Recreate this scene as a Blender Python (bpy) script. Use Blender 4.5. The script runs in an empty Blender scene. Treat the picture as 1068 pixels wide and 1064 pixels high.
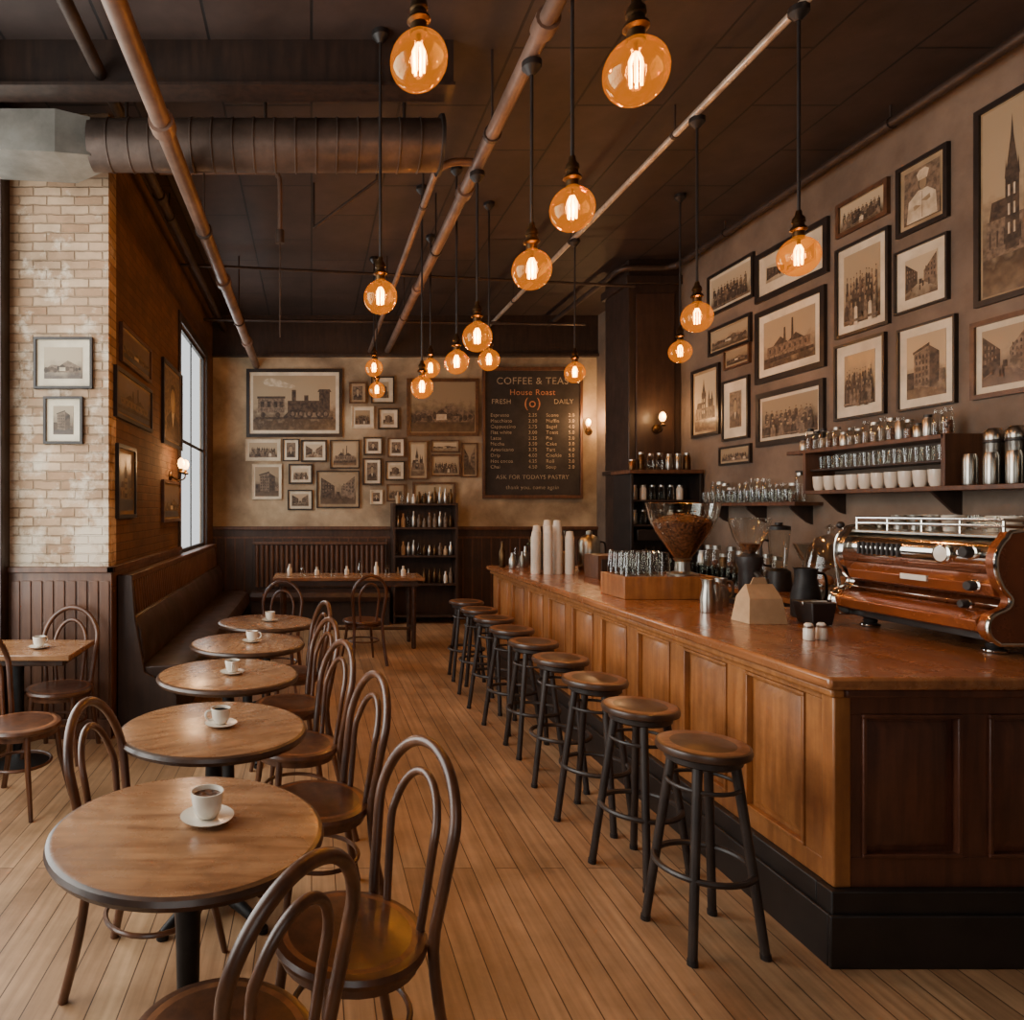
import bpy, bmesh, math, random
from mathutils import Vector, Matrix
random.seed(7)
pi=math.pi
scene=bpy.context.scene
def lin(c):
    c=c/255.0
    return c/12.92 if c<=0.04045 else ((c+0.055)/1.055)**2.4
def C(r,g,b): return (lin(r),lin(g),lin(b),1)

# ---------------------------------------------------------------- materials
def base(name):
    m=bpy.data.materials.new(name); m.use_nodes=True
    nt=m.node_tree; b=nt.nodes['Principled BSDF']
    return m,nt,b
def noisy(name,c1,c2,scale=(1,1,1),ns=6,rough=.5,metal=0,bump=0.0,detail=5,lo=.35,hi=.65,coat=0,bd=.01,distort=0,wear=.8,wlo=.62,ws=3.0):
    m,nt,b=base(name); N=nt.nodes; L=nt.links
    tc=N.new('ShaderNodeTexCoord'); mp=N.new('ShaderNodeMapping'); mp.inputs['Scale'].default_value=scale
    oi=N.new('ShaderNodeObjectInfo'); 
    sm=N.new('ShaderNodeVectorMath'); sm.operation='SCALE'; sm.inputs[0].default_value=(13,7,5); L.new(oi.outputs['Random'],sm.inputs['Scale'])
    ad=N.new('ShaderNodeVectorMath'); ad.operation='ADD'
    L.new(tc.outputs['Object'],mp.inputs['Vector']); L.new(mp.outputs[0],ad.inputs[0]); L.new(sm.outputs[0],ad.inputs[1])
    n=N.new('ShaderNodeTexNoise'); n.inputs['Scale'].default_value=ns; n.inputs['Detail'].default_value=detail; n.inputs['Distortion'].default_value=distort
    L.new(ad.outputs[0],n.inputs['Vector'])
    r=N.new('ShaderNodeValToRGB'); r.color_ramp.elements[0].color=c1; r.color_ramp.elements[1].color=c2
    r.color_ramp.elements[0].position=lo; r.color_ramp.elements[1].position=hi
    L.new(n.outputs['Fac'],r.inputs['Fac']); col=r.outputs[0]
    b.inputs['Roughness'].default_value=rough; b.inputs['Metallic'].default_value=metal
    if wear:
        a2=N.new('ShaderNodeVectorMath'); L.new(tc.outputs['Object'],a2.inputs[0]); L.new(sm.outputs[0],a2.inputs[1])
        n2=N.new('ShaderNodeTexNoise'); n2.inputs['Scale'].default_value=ws; n2.inputs['Detail'].default_value=9; n2.inputs['Roughness'].default_value=.7; L.new(a2.outputs[0],n2.inputs['Vector'])
        r2=N.new('ShaderNodeValToRGB'); r2.color_ramp.elements[0].color=(wlo,wlo*.97,wlo*.94,1); r2.color_ramp.elements[1].color=(1.1,1.1,1.1,1)
        r2.color_ramp.elements[0].position=.33; r2.color_ramp.elements[1].position=.6; L.new(n2.outputs['Fac'],r2.inputs[0])
        mx=N.new('ShaderNodeMix'); mx.data_type='RGBA'; mx.blend_type='MULTIPLY'; mx.inputs[0].default_value=wear
        L.new(col,mx.inputs[6]); L.new(r2.outputs[0],mx.inputs[7]); col=mx.outputs[2]
        mr=N.new('ShaderNodeMapRange'); mr.inputs[1].default_value=.3; mr.inputs[2].default_value=.7; mr.inputs[3].default_value=min(1,rough+.1); mr.inputs[4].default_value=max(.05,rough-.08)
        L.new(n2.outputs['Fac'],mr.inputs[0]); L.new(mr.outputs[0],b.inputs['Roughness'])
    L.new(col,b.inputs['Base Color'])
    b.inputs['Coat Weight'].default_value=coat; b.inputs['Coat Roughness'].default_value=.2
    if bump:
        bp=N.new('ShaderNodeBump'); bp.inputs['Strength'].default_value=bump; bp.inputs['Distance'].default_value=bd
        L.new(n.outputs['Fac'],bp.inputs['Height']); L.new(bp.outputs[0],b.inputs['Normal'])
    return m
def emis(name,col,st):
    m,nt,b=base(name); b.inputs['Base Color'].default_value=col
    b.inputs['Emission Color'].default_value=col; b.inputs['Emission Strength'].default_value=st
    return m
def glassy(name,tint,gl=.25,em=0,emc=(1,.5,.15,1),flat=None,gcol=(.9,.9,.88,1)):
    m,nt,b=base(name); N=nt.nodes; L=nt.links; N.remove(b)
    out=N['Material Output']
    t=N.new('ShaderNodeBsdfTransparent'); t.inputs[0].default_value=tint
    g=N.new('ShaderNodeBsdfGlossy'); g.inputs['Roughness'].default_value=.06; g.inputs[0].default_value=gcol
    lw=N.new('ShaderNodeLayerWeight'); lw.inputs['Blend'].default_value=gl
    mx=N.new('ShaderNodeMixShader'); L.new(t.outputs[0],mx.inputs[1]); L.new(g.outputs[0],mx.inputs[2])
    if flat is None: L.new(lw.outputs['Facing'],mx.inputs[0])
    else: mx.inputs[0].default_value=flat
    if em:
        e=N.new('ShaderNodeEmission'); e.inputs[0].default_value=emc; e.inputs[1].default_value=em
        a=N.new('ShaderNodeAddShader'); L.new(mx.outputs[0],a.inputs[0]); L.new(e.outputs[0],a.inputs[1]); L.new(a.outputs[0],out.inputs[0])
    else: L.new(mx.outputs[0],out.inputs[0])
    return m
def brickmat(name,c1,c2,cm,order,w,h,mortar,rough=.8,bump=.4,noise_mul=.5,offset=.5,nscale=3,smooth=.1,lowc=.55,wob=0,grain=None,rvar=0,patch=None):
    m,nt,b=base(name); N=nt.nodes; L=nt.links
    tc=N.new('ShaderNodeTexCoord'); s=N.new('ShaderNodeSeparateXYZ'); c=N.new('ShaderNodeCombineXYZ')
    src=tc.outputs['Object']
    if wob:
        wn=N.new('ShaderNodeTexNoise'); wn.inputs['Scale'].default_value=14; wn.inputs['Detail'].default_value=4; L.new(src,wn.inputs['Vector'])
        sb=N.new('ShaderNodeVectorMath'); sb.operation='SUBTRACT'; sb.inputs[1].default_value=(.5,.5,.5); L.new(wn.outputs['Color'],sb.inputs[0])
        sc=N.new('ShaderNodeVectorMath'); sc.operation='SCALE'; sc.inputs['Scale'].default_value=wob; L.new(sb.outputs[0],sc.inputs[0])
        ad=N.new('ShaderNodeVectorMath'); L.new(src,ad.inputs[0]); L.new(sc.outputs[0],ad.inputs[1]); src=ad.outputs[0]
    L.new(src,s.inputs[0]); L.new(s.outputs[order[0]],c.inputs[0]); L.new(s.outputs[order[1]],c.inputs[1])
    br=N.new('ShaderNodeTexBrick'); br.inputs['Color1'].default_value=c1; br.inputs['Color2'].default_value=c2; br.inputs['Mortar'].default_value=cm
    br.inputs['Scale'].default_value=1; br.inputs['Brick Width'].default_value=w; br.inputs['Row Height'].default_value=h
    br.inputs['Mortar Size'].default_value=mortar; br.inputs['Mortar Smooth'].default_value=smooth; br.offset=offset
    L.new(c.outputs[0],br.inputs['Vector'])
    n=N.new('ShaderNodeTexNoise'); n.inputs['Scale'].default_value=nscale; n.inputs['Detail'].default_value=8; n.inputs['Roughness'].default_value=.65
    L.new(tc.outputs['Object'],n.inputs['Vector'])
    r=N.new('ShaderNodeValToRGB'); r.color_ramp.elements[0].color=(lowc,lowc*.97,lowc*.93,1); r.color_ramp.elements[1].color=(1.15,1.15,1.15,1)
    r.color_ramp.elements[0].position=.3; r.color_ramp.elements[1].position=.7
    L.new(n.outputs['Fac'],r.inputs[0])
    mx=N.new('ShaderNodeMix'); mx.data_type='RGBA'; mx.blend_type='MULTIPLY'; mx.inputs[0].default_value=noise_mul
    L.new(br.outputs['Color'],mx.inputs[6]); L.new(r.outputs[0],mx.inputs[7]); col=mx.outputs[2]
    if patch:
        pn=N.new('ShaderNodeTexNoise'); pn.inputs['Scale'].default_value=5; pn.inputs['Detail'].default_value=9; pn.inputs['Roughness'].default_value=.7; L.new(tc.outputs['Object'],pn.inputs['Vector'])
        # pale patches grow denser towards the bottom of the wall
        hz=N.new('ShaderNodeSeparateXYZ'); L.new(tc.outputs['Object'],hz.inputs[0])
        hm=N.new('ShaderNodeMapRange'); hm.inputs[1].default_value=1.2; hm.inputs[2].default_value=4.2; hm.inputs[3].default_value=.10; hm.inputs[4].default_value=-.08; L.new(hz.outputs['Z'],hm.inputs[0])
        pa=N.new('ShaderNodeMath'); L.new(pn.outputs['Fac'],pa.inputs[0]); L.new(hm.outputs[0],pa.inputs[1])
        pr=N.new('ShaderNodeValToRGB'); pr.color_ramp.elements[0].position=.52; pr.color_ramp.elements[1].position=.64; L.new(pa.outputs[0],pr.inputs[0])
        pf=N.new('ShaderNodeMath'); pf.operation='MULTIPLY'; pf.inputs[1].default_value=.8; L.new(pr.outputs[0],pf.inputs[0])
        m3=N.new('ShaderNodeMix'); m3.data_type='RGBA'; L.new(pf.outputs[0],m3.inputs[0]); L.new(col,m3.inputs[6]); m3.inputs[7].default_value=patch; col=m3.outputs[2]
    if grain:
        gm=N.new('ShaderNodeMapping'); gm.inputs['Scale'].default_value=grain; L.new(tc.outputs['Object'],gm.inputs[0])
        gn=N.new('ShaderNodeTexNoise'); gn.inputs['Scale'].default_value=1; gn.inputs['Detail'].default_value=6; L.new(gm.outputs[0],gn.inputs['Vector'])
        gr=N.new('ShaderNodeValToRGB'); gr.color_ramp.elements[0].color=(.68,.65,.61,1); gr.color_ramp.elements[1].color=(1.1,1.1,1.1,1)
        gr.color_ramp.elements[0].position=.32; gr.color_ramp.elements[1].position=.68; L.new(gn.outputs['Fac'],gr.inputs[0])
        m2=N.new('ShaderNodeMix'); m2.data_type='RGBA'; m2.blend_type='MULTIPLY'; m2.inputs[0].default_value=.85
        L.new(col,m2.inputs[6]); L.new(gr.outputs[0],m2.inputs[7]); col=m2.outputs[2]
    L.new(col,b.inputs['Base Color'])
    b.inputs['Roughness'].default_value=rough
    if rvar:
        mr=N.new('ShaderNodeMapRange'); mr.inputs[3].default_value=rough-rvar; mr.inputs[4].default_value=rough+rvar; L.new(n.outputs['Fac'],mr.inputs[0]); L.new(mr.outputs[0],b.inputs['Roughness'])
    bp=N.new('ShaderNodeBump'); bp.inputs['Strength'].default_value=bump; bp.inputs['Distance'].default_value=.012; bp.invert=True
    L.new(br.outputs['Fac'],bp.inputs['Height']); L.new(bp.outputs[0],b.inputs['Normal'])
    return m

M={}
M['floor']=brickmat('floor_planks',C(194,156,118),C(168,130,96),C(86,60,42),('Y','X'),6.5,.105,.0024,rough=.44,bump=.25,noise_mul=1,nscale=1.5,lowc=.48,grain=(38,1.6,1),rvar=.12)
M['ceil']=brickmat('ceiling_panels',C(64,50,45),C(55,43,39),C(24,18,17),('Y','X'),1.25,.62,.009,rough=.65,bump=.8,noise_mul=.85,nscale=3,lowc=.5)
M['brick']=brickmat('whitewashed_brick',C(206,178,148),C(168,134,104),C(158,134,108),('X','Z'),.20,.066,.007,rough=.9,bump=.9,noise_mul=1,nscale=2.2,smooth=.6,wob=.02,lowc=.5,patch=C(226,212,190))
M['brickdark']=brickmat('brown_brick',C(112,78,54),C(96,66,46),C(88,61,43),('Y','Z'),.20,.066,.006,rough=.85,bump=.4,noise_mul=1,nscale=1.4,smooth=.7,wob=.015,lowc=.5)
M['plR']=noisy('plaster_taupe',C(100,86,75),C(126,109,94),ns=1.6,rough=.9,detail=9,bump=.15,ws=1.2,wlo=.7)
M['plB']=noisy('plaster_aged',C(118,100,80),C(182,162,132),ns=1.1,rough=.9,detail=10,bump=.2,lo=.38,hi=.6,distort=.6,ws=2,wlo=.62)
M['wains']=noisy('wainscot_brown',C(80,50,33),C(102,66,43),(8,8,.8),3,.5,coat=.2)
M['dark']=noisy('dark_wood',C(40,29,24),C(56,40,32),(6,6,.8),4,.5,coat=.2)
M['darkpanel']=noisy('dark_brown_panel',C(54,37,29),C(68,47,36),(6,6,.8),4,.5,coat=.1)
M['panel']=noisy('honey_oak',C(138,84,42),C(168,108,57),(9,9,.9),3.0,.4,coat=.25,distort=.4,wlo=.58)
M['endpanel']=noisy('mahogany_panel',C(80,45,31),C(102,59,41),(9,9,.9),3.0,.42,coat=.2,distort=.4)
M['ctop']=noisy('counter_wood',C(134,82,48),C(166,108,66),(9,.8,9),2.6,.25,coat=.55,distort=.3)
M['tabletop']=noisy('table_wood',C(126,86,56),C(166,122,84),(1.2,9,4),3,.26,coat=.35,distort=.5,ws=7,wlo=.6)
M['tableedge']=noisy('table_edge_wood',C(56,37,27),C(78,52,36),(4,4,4),4,.38,coat=.3)
M['chair']=noisy('bentwood',C(74,43,26),C(102,62,38),(4,4,1),5,.36,coat=.35,ws=8)
M['seat']=noisy('chair_seat_wood',C(118,72,42),C(146,94,58),(1.5,8,4),4,.46,coat=.1,distort=.5,ws=8)
M['stoolseat']=noisy('stool_seat_wood',C(112,72,48),C(146,100,68),(1.5,9,4),4,.36,coat=.2,distort=.3,ws=9)
M['black']=noisy('black_paint',C(27,23,22),C(40,34,32),ns=8,rough=.45,wear=0)
M['stoolleg']=noisy('stool_leg_paint',C(44,36,33),C(58,48,43),ns=8,rough=.42,ws=12)
M['iron']=noisy('cast_iron',C(28,26,26),C(40,37,36),ns=20,rough=.5,metal=.5,wear=0)
M['leather']=noisy('brown_leather',C(50,34,27),C(70,48,38),ns=5,rough=.38,bump=.3,detail=8)
M['pipe']=noisy('painted_pipe',C(104,82,70),C(130,104,90),ns=4,rough=.45,metal=.3)
M['pipedark']=noisy('dark_pipe',C(56,44,38),C(74,60,52),ns=4,rough=.5,metal=.3)
M['conduit']=noisy('light_conduit',C(206,188,170),C(226,210,192),ns=6,rough=.3,metal=.5)
M['duct']=noisy('duct_metal',C(80,67,60),C(104,88,79),ns=3,rough=.42,metal=.6)
M['ductlit']=noisy('daylit_duct',C(120,117,110),C(144,141,133),ns=4,rough=.4,metal=.5)  # cool paler duct tone: daylight on its left end painted into the colour
M['chrome']=noisy('chrome',C(200,194,184),C(222,216,206),ns=3,rough=.13,metal=1,wear=0)
M['steel']=noisy('brushed_steel',C(160,156,148),C(185,180,170),ns=8,rough=.28,metal=1,wear=0)
M['copper']=noisy('copper_enamel',C(128,68,36),C(150,82,44),ns=2,rough=.25,metal=.45,coat=.6)
M['brass']=noisy('aged_brass',C(72,54,34),C(98,73,45),ns=12,rough=.38,metal=.9)
M['white']=noisy('white_ceramic',C(216,206,190),C(230,220,204),ns=3,rough=.2,coat=.4,wear=0)
M['paper']=noisy('white_paper',C(212,202,186),C(226,216,200),ns=4,rough=.7,wear=.3)
M['kraft']=noisy('kraft_paper',C(176,144,108),C(196,164,126),ns=6,rough=.8,wear=.4)
M['beans']=noisy('coffee_beans',C(44,24,14),C(120,76,48),ns=60,rough=.4,bump=1,bd=.01,detail=2,wear=0)
M['glass']=glassy('clear_glass',(.93,.93,.9,1),.28)
M['pane']=glassy('window_pane',(.97,.98,.97,1),flat=.05)
M['bulb']=glassy('amber_bulb_glass',(1,.66,.24,1),.14,em=.30,emc=(1,.30,.025,1),gcol=(1,.74,.40,1))
M['fil']=emis('glowing_filament',(1,.54,.14,1),20)
M['lamp']=emis('lit_lamp_shade',(1,.52,.16,1),9)
M['board']=noisy('chalkboard_slate',C(38,32,29),C(54,46,41),ns=2,rough=.8,detail=8)
M['chalk']=noisy('chalk',C(120,106,90),C(176,160,136),ns=30,rough=.9,wear=0)
M['chalko']=noisy('chalk_orange',C(160,106,72),C(190,130,90),ns=30,rough=.9,wear=0)
M['mat']=noisy('mat_board',C(200,188,164),C(218,206,182),ns=3,rough=.8,wear=.4)
M['matd']=noisy('mat_board_aged',C(146,126,98),C(166,146,116),ns=3,rough=.8,wear=.5)
M['fblack']=noisy('frame_black',C(30,24,22),C(42,34,30),(3,3,3),5,.4,wear=0)
M['fbrown']=noisy('frame_brown',C(78,52,36),C(102,70,48),(3,3,3),5,.4)
M['fwhite']=noisy('frame_cream',C(186,170,142),C(204,188,160),(3,3,3),5,.5)
M['s0']=noisy('photo_ink_dark',C(48,38,31),C(86,70,56),ns=26,rough=.6,detail=6,wear=0)
M['s1']=noisy('photo_ink_mid',C(84,70,56),C(132,112,92),ns=30,rough=.6,detail=6,wear=0)
M['s2']=noisy('photo_ink_light',C(172,156,130),C(208,194,168),ns=16,rough=.6,detail=6,wear=0)
M['leaf']=noisy('dried_leaves',C(60,62,36),C(90,88,52),ns=20,rough=.7,wear=0)
def photomat(name,sky,gnd,dk,hz):
    m,nt,b=base(name); N=nt.nodes; L=nt.links
    tc=N.new('ShaderNodeTexCoord'); s=N.new('ShaderNodeSeparateXYZ'); L.new(tc.outputs['Generated'],s.inputs[0])
    oi=N.new('ShaderNodeObjectInfo'); sm=N.new('ShaderNodeVectorMath'); sm.operation='SCALE'; sm.inputs[0].default_value=(31,17,11); L.new(oi.outputs['Random'],sm.inputs['Scale'])
    ad=N.new('ShaderNodeVectorMath'); L.new(tc.outputs['Object'],ad.inputs[0]); L.new(sm.outputs[0],ad.inputs[1])
    n=N.new('ShaderNodeTexNoise'); n.inputs['Scale'].default_value=13; n.inputs['Detail'].default_value=8; L.new(ad.outputs[0],n.inputs['Vector'])
    ma=N.new('ShaderNodeMath'); ma.operation='MULTIPLY_ADD'; ma.inputs[1].default_value=.55; L.new(n.outputs['Fac'],ma.inputs[0]); L.new(s.outputs['Z'],ma.inputs[2])
    r=N.new('ShaderNodeValToRGB'); e=r.color_ramp.elements
    e[0].position=hz*.4+.15; e[0].color=gnd; e[1].position=hz+.5; e[1].color=sky
    x=e.new(hz+.2); x.color=dk; x=e.new(hz+.34); x.color=[(a+c)/2 for a,c in zip(sky,dk)]
    L.new(ma.outputs[0],r.inputs[0]); L.new(r.outputs[0],b.inputs['Base Color']); b.inputs['Roughness'].default_value=.35
    return m
PH=[photomat('sepia_photo_a',C(168,150,122),C(122,103,80),C(74,59,46),.3),
    photomat('sepia_photo_b',C(148,130,104),C(100,83,64),C(64,50,40),.38),
    photomat('sepia_photo_c',C(186,170,142),C(144,125,100),C(88,71,56),.25)]
PHD=photomat('sepia_photo_dark',C(104,84,62),C(70,54,41),C(46,35,28),.4)

# ---------------------------------------------------------------- mesh builder
class MB:
    def __init__(s): s.v=[];s.f=[];s.m=[];s.mats=[]
    def mi(s,mat):
        mat=M[mat] if isinstance(mat,str) else mat
        if mat not in s.mats: s.mats.append(mat)
        return s.mats.index(mat)
    def add(s,vs,fs,mat):
        o=len(s.v); k=s.mi(mat); s.v+= [tuple(v) for v in vs]
        for f in fs: s.f.append([i+o for i in f]); s.m.append(k)
    def box(s,x0,x1,y0,y1,z0,z1,mat):
        vs=[(x,y,z) for x in(x0,x1) for y in(y0,y1) for z in(z0,z1)]
        s.add(vs,[(0,1,3,2),(4,6,7,5),(0,4,5,1),(2,3,7,6),(0,2,6,4),(1,5,7,3)],mat)
    def hexa(s,a,b,mat):
        s.add(list(a)+list(b),[(0,1,2,3),(7,6,5,4),(0,4,5,1),(1,5,6,2),(2,6,7,3),(3,7,4,0)],mat)
    def prism(s,pts,vec,mat):
        n=len(pts); v=Vector(vec); a=[Vector(p) for p in pts]
        s.add(a+[p+v for p in a],[tuple(range(n)),tuple(range(2*n-1,n-1,-1))]+[(i,(i+1)%n,(i+1)%n+n,i+n) for i in range(n)],mat)
    def cyl(s,p0,p1,r0,r1=None,mat='black',n=14):
        r1=r0 if r1 is None else r1
        p0=Vector(p0);p1=Vector(p1); q=(p1-p0).to_track_quat('Z','Y')
        vs=[]
        for p,r in((p0,r0),(p1,r1)):
            for i in range(n):
                a=2*pi*i/n; vs.append(p+q@Vector((r*math.cos(a),r*math.sin(a),0)))
        s.add(vs,[tuple(range(n-1,-1,-1)),tuple(range(n,2*n))]+[(i,(i+1)%n,(i+1)%n+n,i+n) for i in range(n)],mat)
    def lathe(s,prof,c,mat,n=24,axis=(0,0,1),caps=True):
        q=Vector(axis).to_track_quat('Z','Y') if tuple(axis)!=(0,0,1) else Matrix.Identity(3)
        c=Vector(c); vs=[];k=len(prof)
        for r,z in prof:
            for i in range(n):
                a=2*pi*i/n; vs.append(c+q@Vector((r*math.cos(a),r*math.sin(a),z)))
        fs=[(j*n+i,j*n+(i+1)%n,(j+1)*n+(i+1)%n,(j+1)*n+i) for j in range(k-1) for i in range(n)]
        if caps:
            if prof[0][0]>1e-3: fs.append(tuple(range(n-1,-1,-1)))
            if prof[-1][0]>1e-3: fs.append(tuple(range((k-1)*n,k*n)))
        s.add(vs,fs,mat)
    def olathe(s,prof,c,mat,n=16,axis=(0,0,1)): s.lathe(prof,c,mat,n,axis,False)
    def sph(s,c,r,mat,n=16,k=10,sz=1):
        s.lathe([(max(r*math.sin(pi*j/k),1e-5),-r*sz*math.cos(pi*j/k)) for j in range(k+1)],c,mat,n)
    def tube(s,pts,r,mat,n=10,closed=False):
        P=[Vector(p) for p in pts]; k=len(P)
        R=r if isinstance(r,(list,tuple)) else [r]*k
        vs=[]; prev=None
        for i in range(k):
            if closed: t=(P[(i+1)%k]-P[i-1])
            else: t=P[min(i+1,k-1)]-P[max(i-1,0)]
            t.normalize()
            if prev is None: u=t.orthogonal().normalized()
            else: u=(prev-t*prev.dot(t)).normalized()
            prev=u; w=t.cross(u)
            for j in range(n):
                a=2*pi*j/n; vs.append(P[i]+(u*math.cos(a)+w*math.sin(a))*R[i])
        fs=[]
        m=k if closed else k-1
        for i in range(m):
            i2=(i+1)%k
            for j in range(n): fs.append((i*n+j,i*n+(j+1)%n,i2*n+(j+1)%n,i2*n+j))
        if not closed: fs+= [tuple(range(n-1,-1,-1)),tuple(range((k-1)*n,k*n))]
        s.add(vs,fs,mat)
    def mesh(s,name):
        me=bpy.data.meshes.new(name); me.from_pydata(s.v,[],s.f)
        for m in s.mats: me.materials.append(m)
        me.polygons.foreach_set('material_index',s.m)
        bm=bmesh.new(); bm.from_mesh(me); bmesh.ops.recalc_face_normals(bm,faces=bm.faces); bm.to_mesh(me); bm.free()
        me.polygons.foreach_set('use_smooth',[True]*len(me.polygons))
        me.set_sharp_from_angle(angle=math.radians(38)); me.update()
        return me
    def obj(s,name,loc=(0,0,0),rz=0,bevel=0,parent=None):
        return place(s.mesh(name),name,loc,rz,bevel,parent)
def place(me,name,loc=(0,0,0),rz=0,bevel=0,parent=None,scale=1):
    o=bpy.data.objects.new(name,me); scene.collection.objects.link(o)
    o.location=loc; o.rotation_euler=(0,0,rz); o.scale=(scale,)*3
    if bevel:
        b=o.modifiers.new('bevel','BEVEL'); b.width=bevel; b.segments=2; b.limit_method='ANGLE'; b.angle_limit=math.radians(40)
    if parent: o.parent=parent
    return o
def smooth_path(pts,sub=6):
    P=[Vector(p) for p in pts]; out=[]
    for i in range(len(P)-1):
        a=P[max(i-1,0)];b=P[i];c=P[i+1];d=P[min(i+2,len(P)-1)]
        for j in range(sub):
            t=j/sub; out.append(.5*((2*b)+(c-a)*t+(2*a-5*b+4*c-d)*t*t+(3*b-a-3*c+d)*t**3))
    out.append(P[-1]); return out

# ---------------------------------------------------------------- room shell
CZ=4.49; XR=4.22; YB=10.5; XL=-1.46; XN=-2.17; YP=5.1; YF=-2.5
b=MB(); b.box(XN-.25,XR+.25,YF-.2,YB+.25,-.15,0,'floor'); b.obj('floor')
b=MB(); b.box(XN-.25,XR+.25,YF-.2,YB+.25,CZ,CZ+.15,'ceil'); b.obj('ceiling')
b=MB(); b.box(XL-.2,XR+.2,YB,YB+.2,0,CZ,'plB'); b.obj('wall_back')
b=MB(); b.box(XR,XR+.2,YF,YB,0,CZ,'plR'); b.obj('wall_right')
wy0,wy1,wz0,wz1=7.85,9.75,1.14,3.72
b=MB(); TW=.07
b.box(XL-TW,XL,YP+.2,wy0,0,CZ,'brickdark'); b.box(XL-TW,XL,wy1,YB,0,CZ,'brickdark')
b.box(XL-TW,XL,wy0,wy1,0,wz0,'brickdark'); b.box(XL-TW,XL,wy0,wy1,wz1,CZ,'brickdark')
b.obj('wall_left')
b=MB(); b.box(XN-.2,XL,YP,YP+.2,0,CZ,'brick'); b.obj('wall_left_pier')
NW0=.6
b=MB()
b.box(XN-.2,XN,YF,NW0,0,CZ,'dark'); b.box(XN-.2,XN,NW0,4.95,0,.55,'dark'); b.box(XN-.2,XN,NW0,4.95,4.1,CZ,'dark'); b.box(XN-.2,XN,4.95,YP,0,CZ,'dark')
b.obj('wall_left_near')
b=MB(); FW=1.0
b.box(XN,-1.6,YF-.2,YF,0,CZ,'plR'); b.box(FW,XR,YF-.2,YF,0,CZ,'plR'); b.box(-1.6,FW,YF-.2,YF,0,.6,'plR'); b.box(-1.6,FW,YF-.2,YF,3.4,CZ,'plR')
b.obj('wall_front')
def window(name,axis,pos,a0,a1,z0,z1,nv,nh,fr=.05,dep=.08):
    b=MB()
    def bx(u0,u1,w0,w1,d0,d1,mat):
        if axis=='x': b.box(pos+d0,pos+d1,u0,u1,w0,w1,mat)
        else: b.box(u0,u1,pos+d0,pos+d1,w0,w1,mat)
    bx(a0,a0+fr,z0,z1,0,dep,'black'); bx(a1-fr,a1,z0,z1,0,dep,'black')
    bx(a0+fr,a1-fr,z0,z0+fr,0,dep,'black'); bx(a0+fr,a1-fr,z1-fr,z1,0,dep,'black')
    for i in range(1,nv):
        u=a0+(a1-a0)*i/nv; bx(u-.015,u+.015,z0+fr,z1-fr,.01,dep-.01,'black')
    for i in range(1,nh):
        w=z0+(z1-z0)*i/nh; bx(a0+fr,a1-fr,w-.02,w+.02,.015,dep-.015,'black')
    bx(a0+fr,a1-fr,z0+fr,z1-fr,dep/2-.002,dep/2+.002,'pane')
    return b.obj(name)
window('window_1','x',XL-.055,wy0,wy1,wz0,wz1,2,2,.04,.035)
window('window_2','x',XN-.14,NW0,4.95,.55,4.1,3,2,.05)
window('added_front_window','y',YF-.14,-1.6,FW,.6,3.4,3,2,.06)  # unseen window added behind the camera to fill the room with light
b=MB()
for (y0,y1,z0,z1) in((wy0-.1,wy0,wz0-.06,wz1+.1),(wy1,wy1+.1,wz0-.06,wz1+.1),(wy0,wy1,wz1,wz1+.1)):
    b.box(XL,XL+.02,y0,y1,z0,z1,'dark')
b.box(XL,XL+.07,wy0-.1,wy1+.1,wz0-.06,wz0,'dark'); b.obj('trim_1',bevel=.004)
WH=1.19
b=MB()
b.box(XN,XL+.03,YP-.025,YP,0,WH,'wains'); b.box(XN,XL+.05,YP-.05,YP,WH,WH+.04,'wains')
for i in range(9):
    x=XN+.02+i*.08; b.box(x,x+.065,YP-.035,YP-.025,.15,WH-.06,'wains')
b.box(XN,XL+.03,YP-.04,YP,0,.14,'wains'); b.obj('trim_2',bevel=.004)
b=MB()
b.box(XL,XL+.025,YP,YB,0,1.08,'wains'); b.box(XL,XL+.025,YP,wy0-.1,1.08,WH,'wains'); b.box(XL,XL+.05,YP-.05,wy0-.1,WH,WH+.04,'wains')
b.obj('trim_3',bevel=.004)
b=MB()
b.box(XL,XR,YB-.03,YB,0,1.33,'darkpanel'); b.box(XL,XR,YB-.06,YB,1.33,1.38,'wains')
b.box(XL,XR,YB-.04,YB,1.2,1.23,'wains')
for i in range(40):
    x=XL+.04+i*.14; b.box(x,x+.02,YB-.04,YB-.03,.14,1.2,'wains')
b.obj('trim_4',bevel=.004)
b=MB(); b.box(XR-.02,XR,YF,8.1,0,.16,'dark'); b.obj('baseboard_right')
b=MB(); b.box(XL,XR,YB-.05,YB,3.92,CZ,'dark'); b.box(XL,XR,YB-.09,YB,3.88,3.92,'dark'); b.obj('trim_5')
b=MB(); b.box(3.62,XR,8.1,8.75,0,CZ,'dark'); b.box(3.58,XR,8.06,8.79,4.2,4.3,'dark'); b.box(3.59,XR,8.07,8.78,2.05,2.1,'dark')
b.box(3.7,4.14,8.085,8.1,2.2,4.1,'darkpanel')
b.obj('pillar',bevel=.008)

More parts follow.
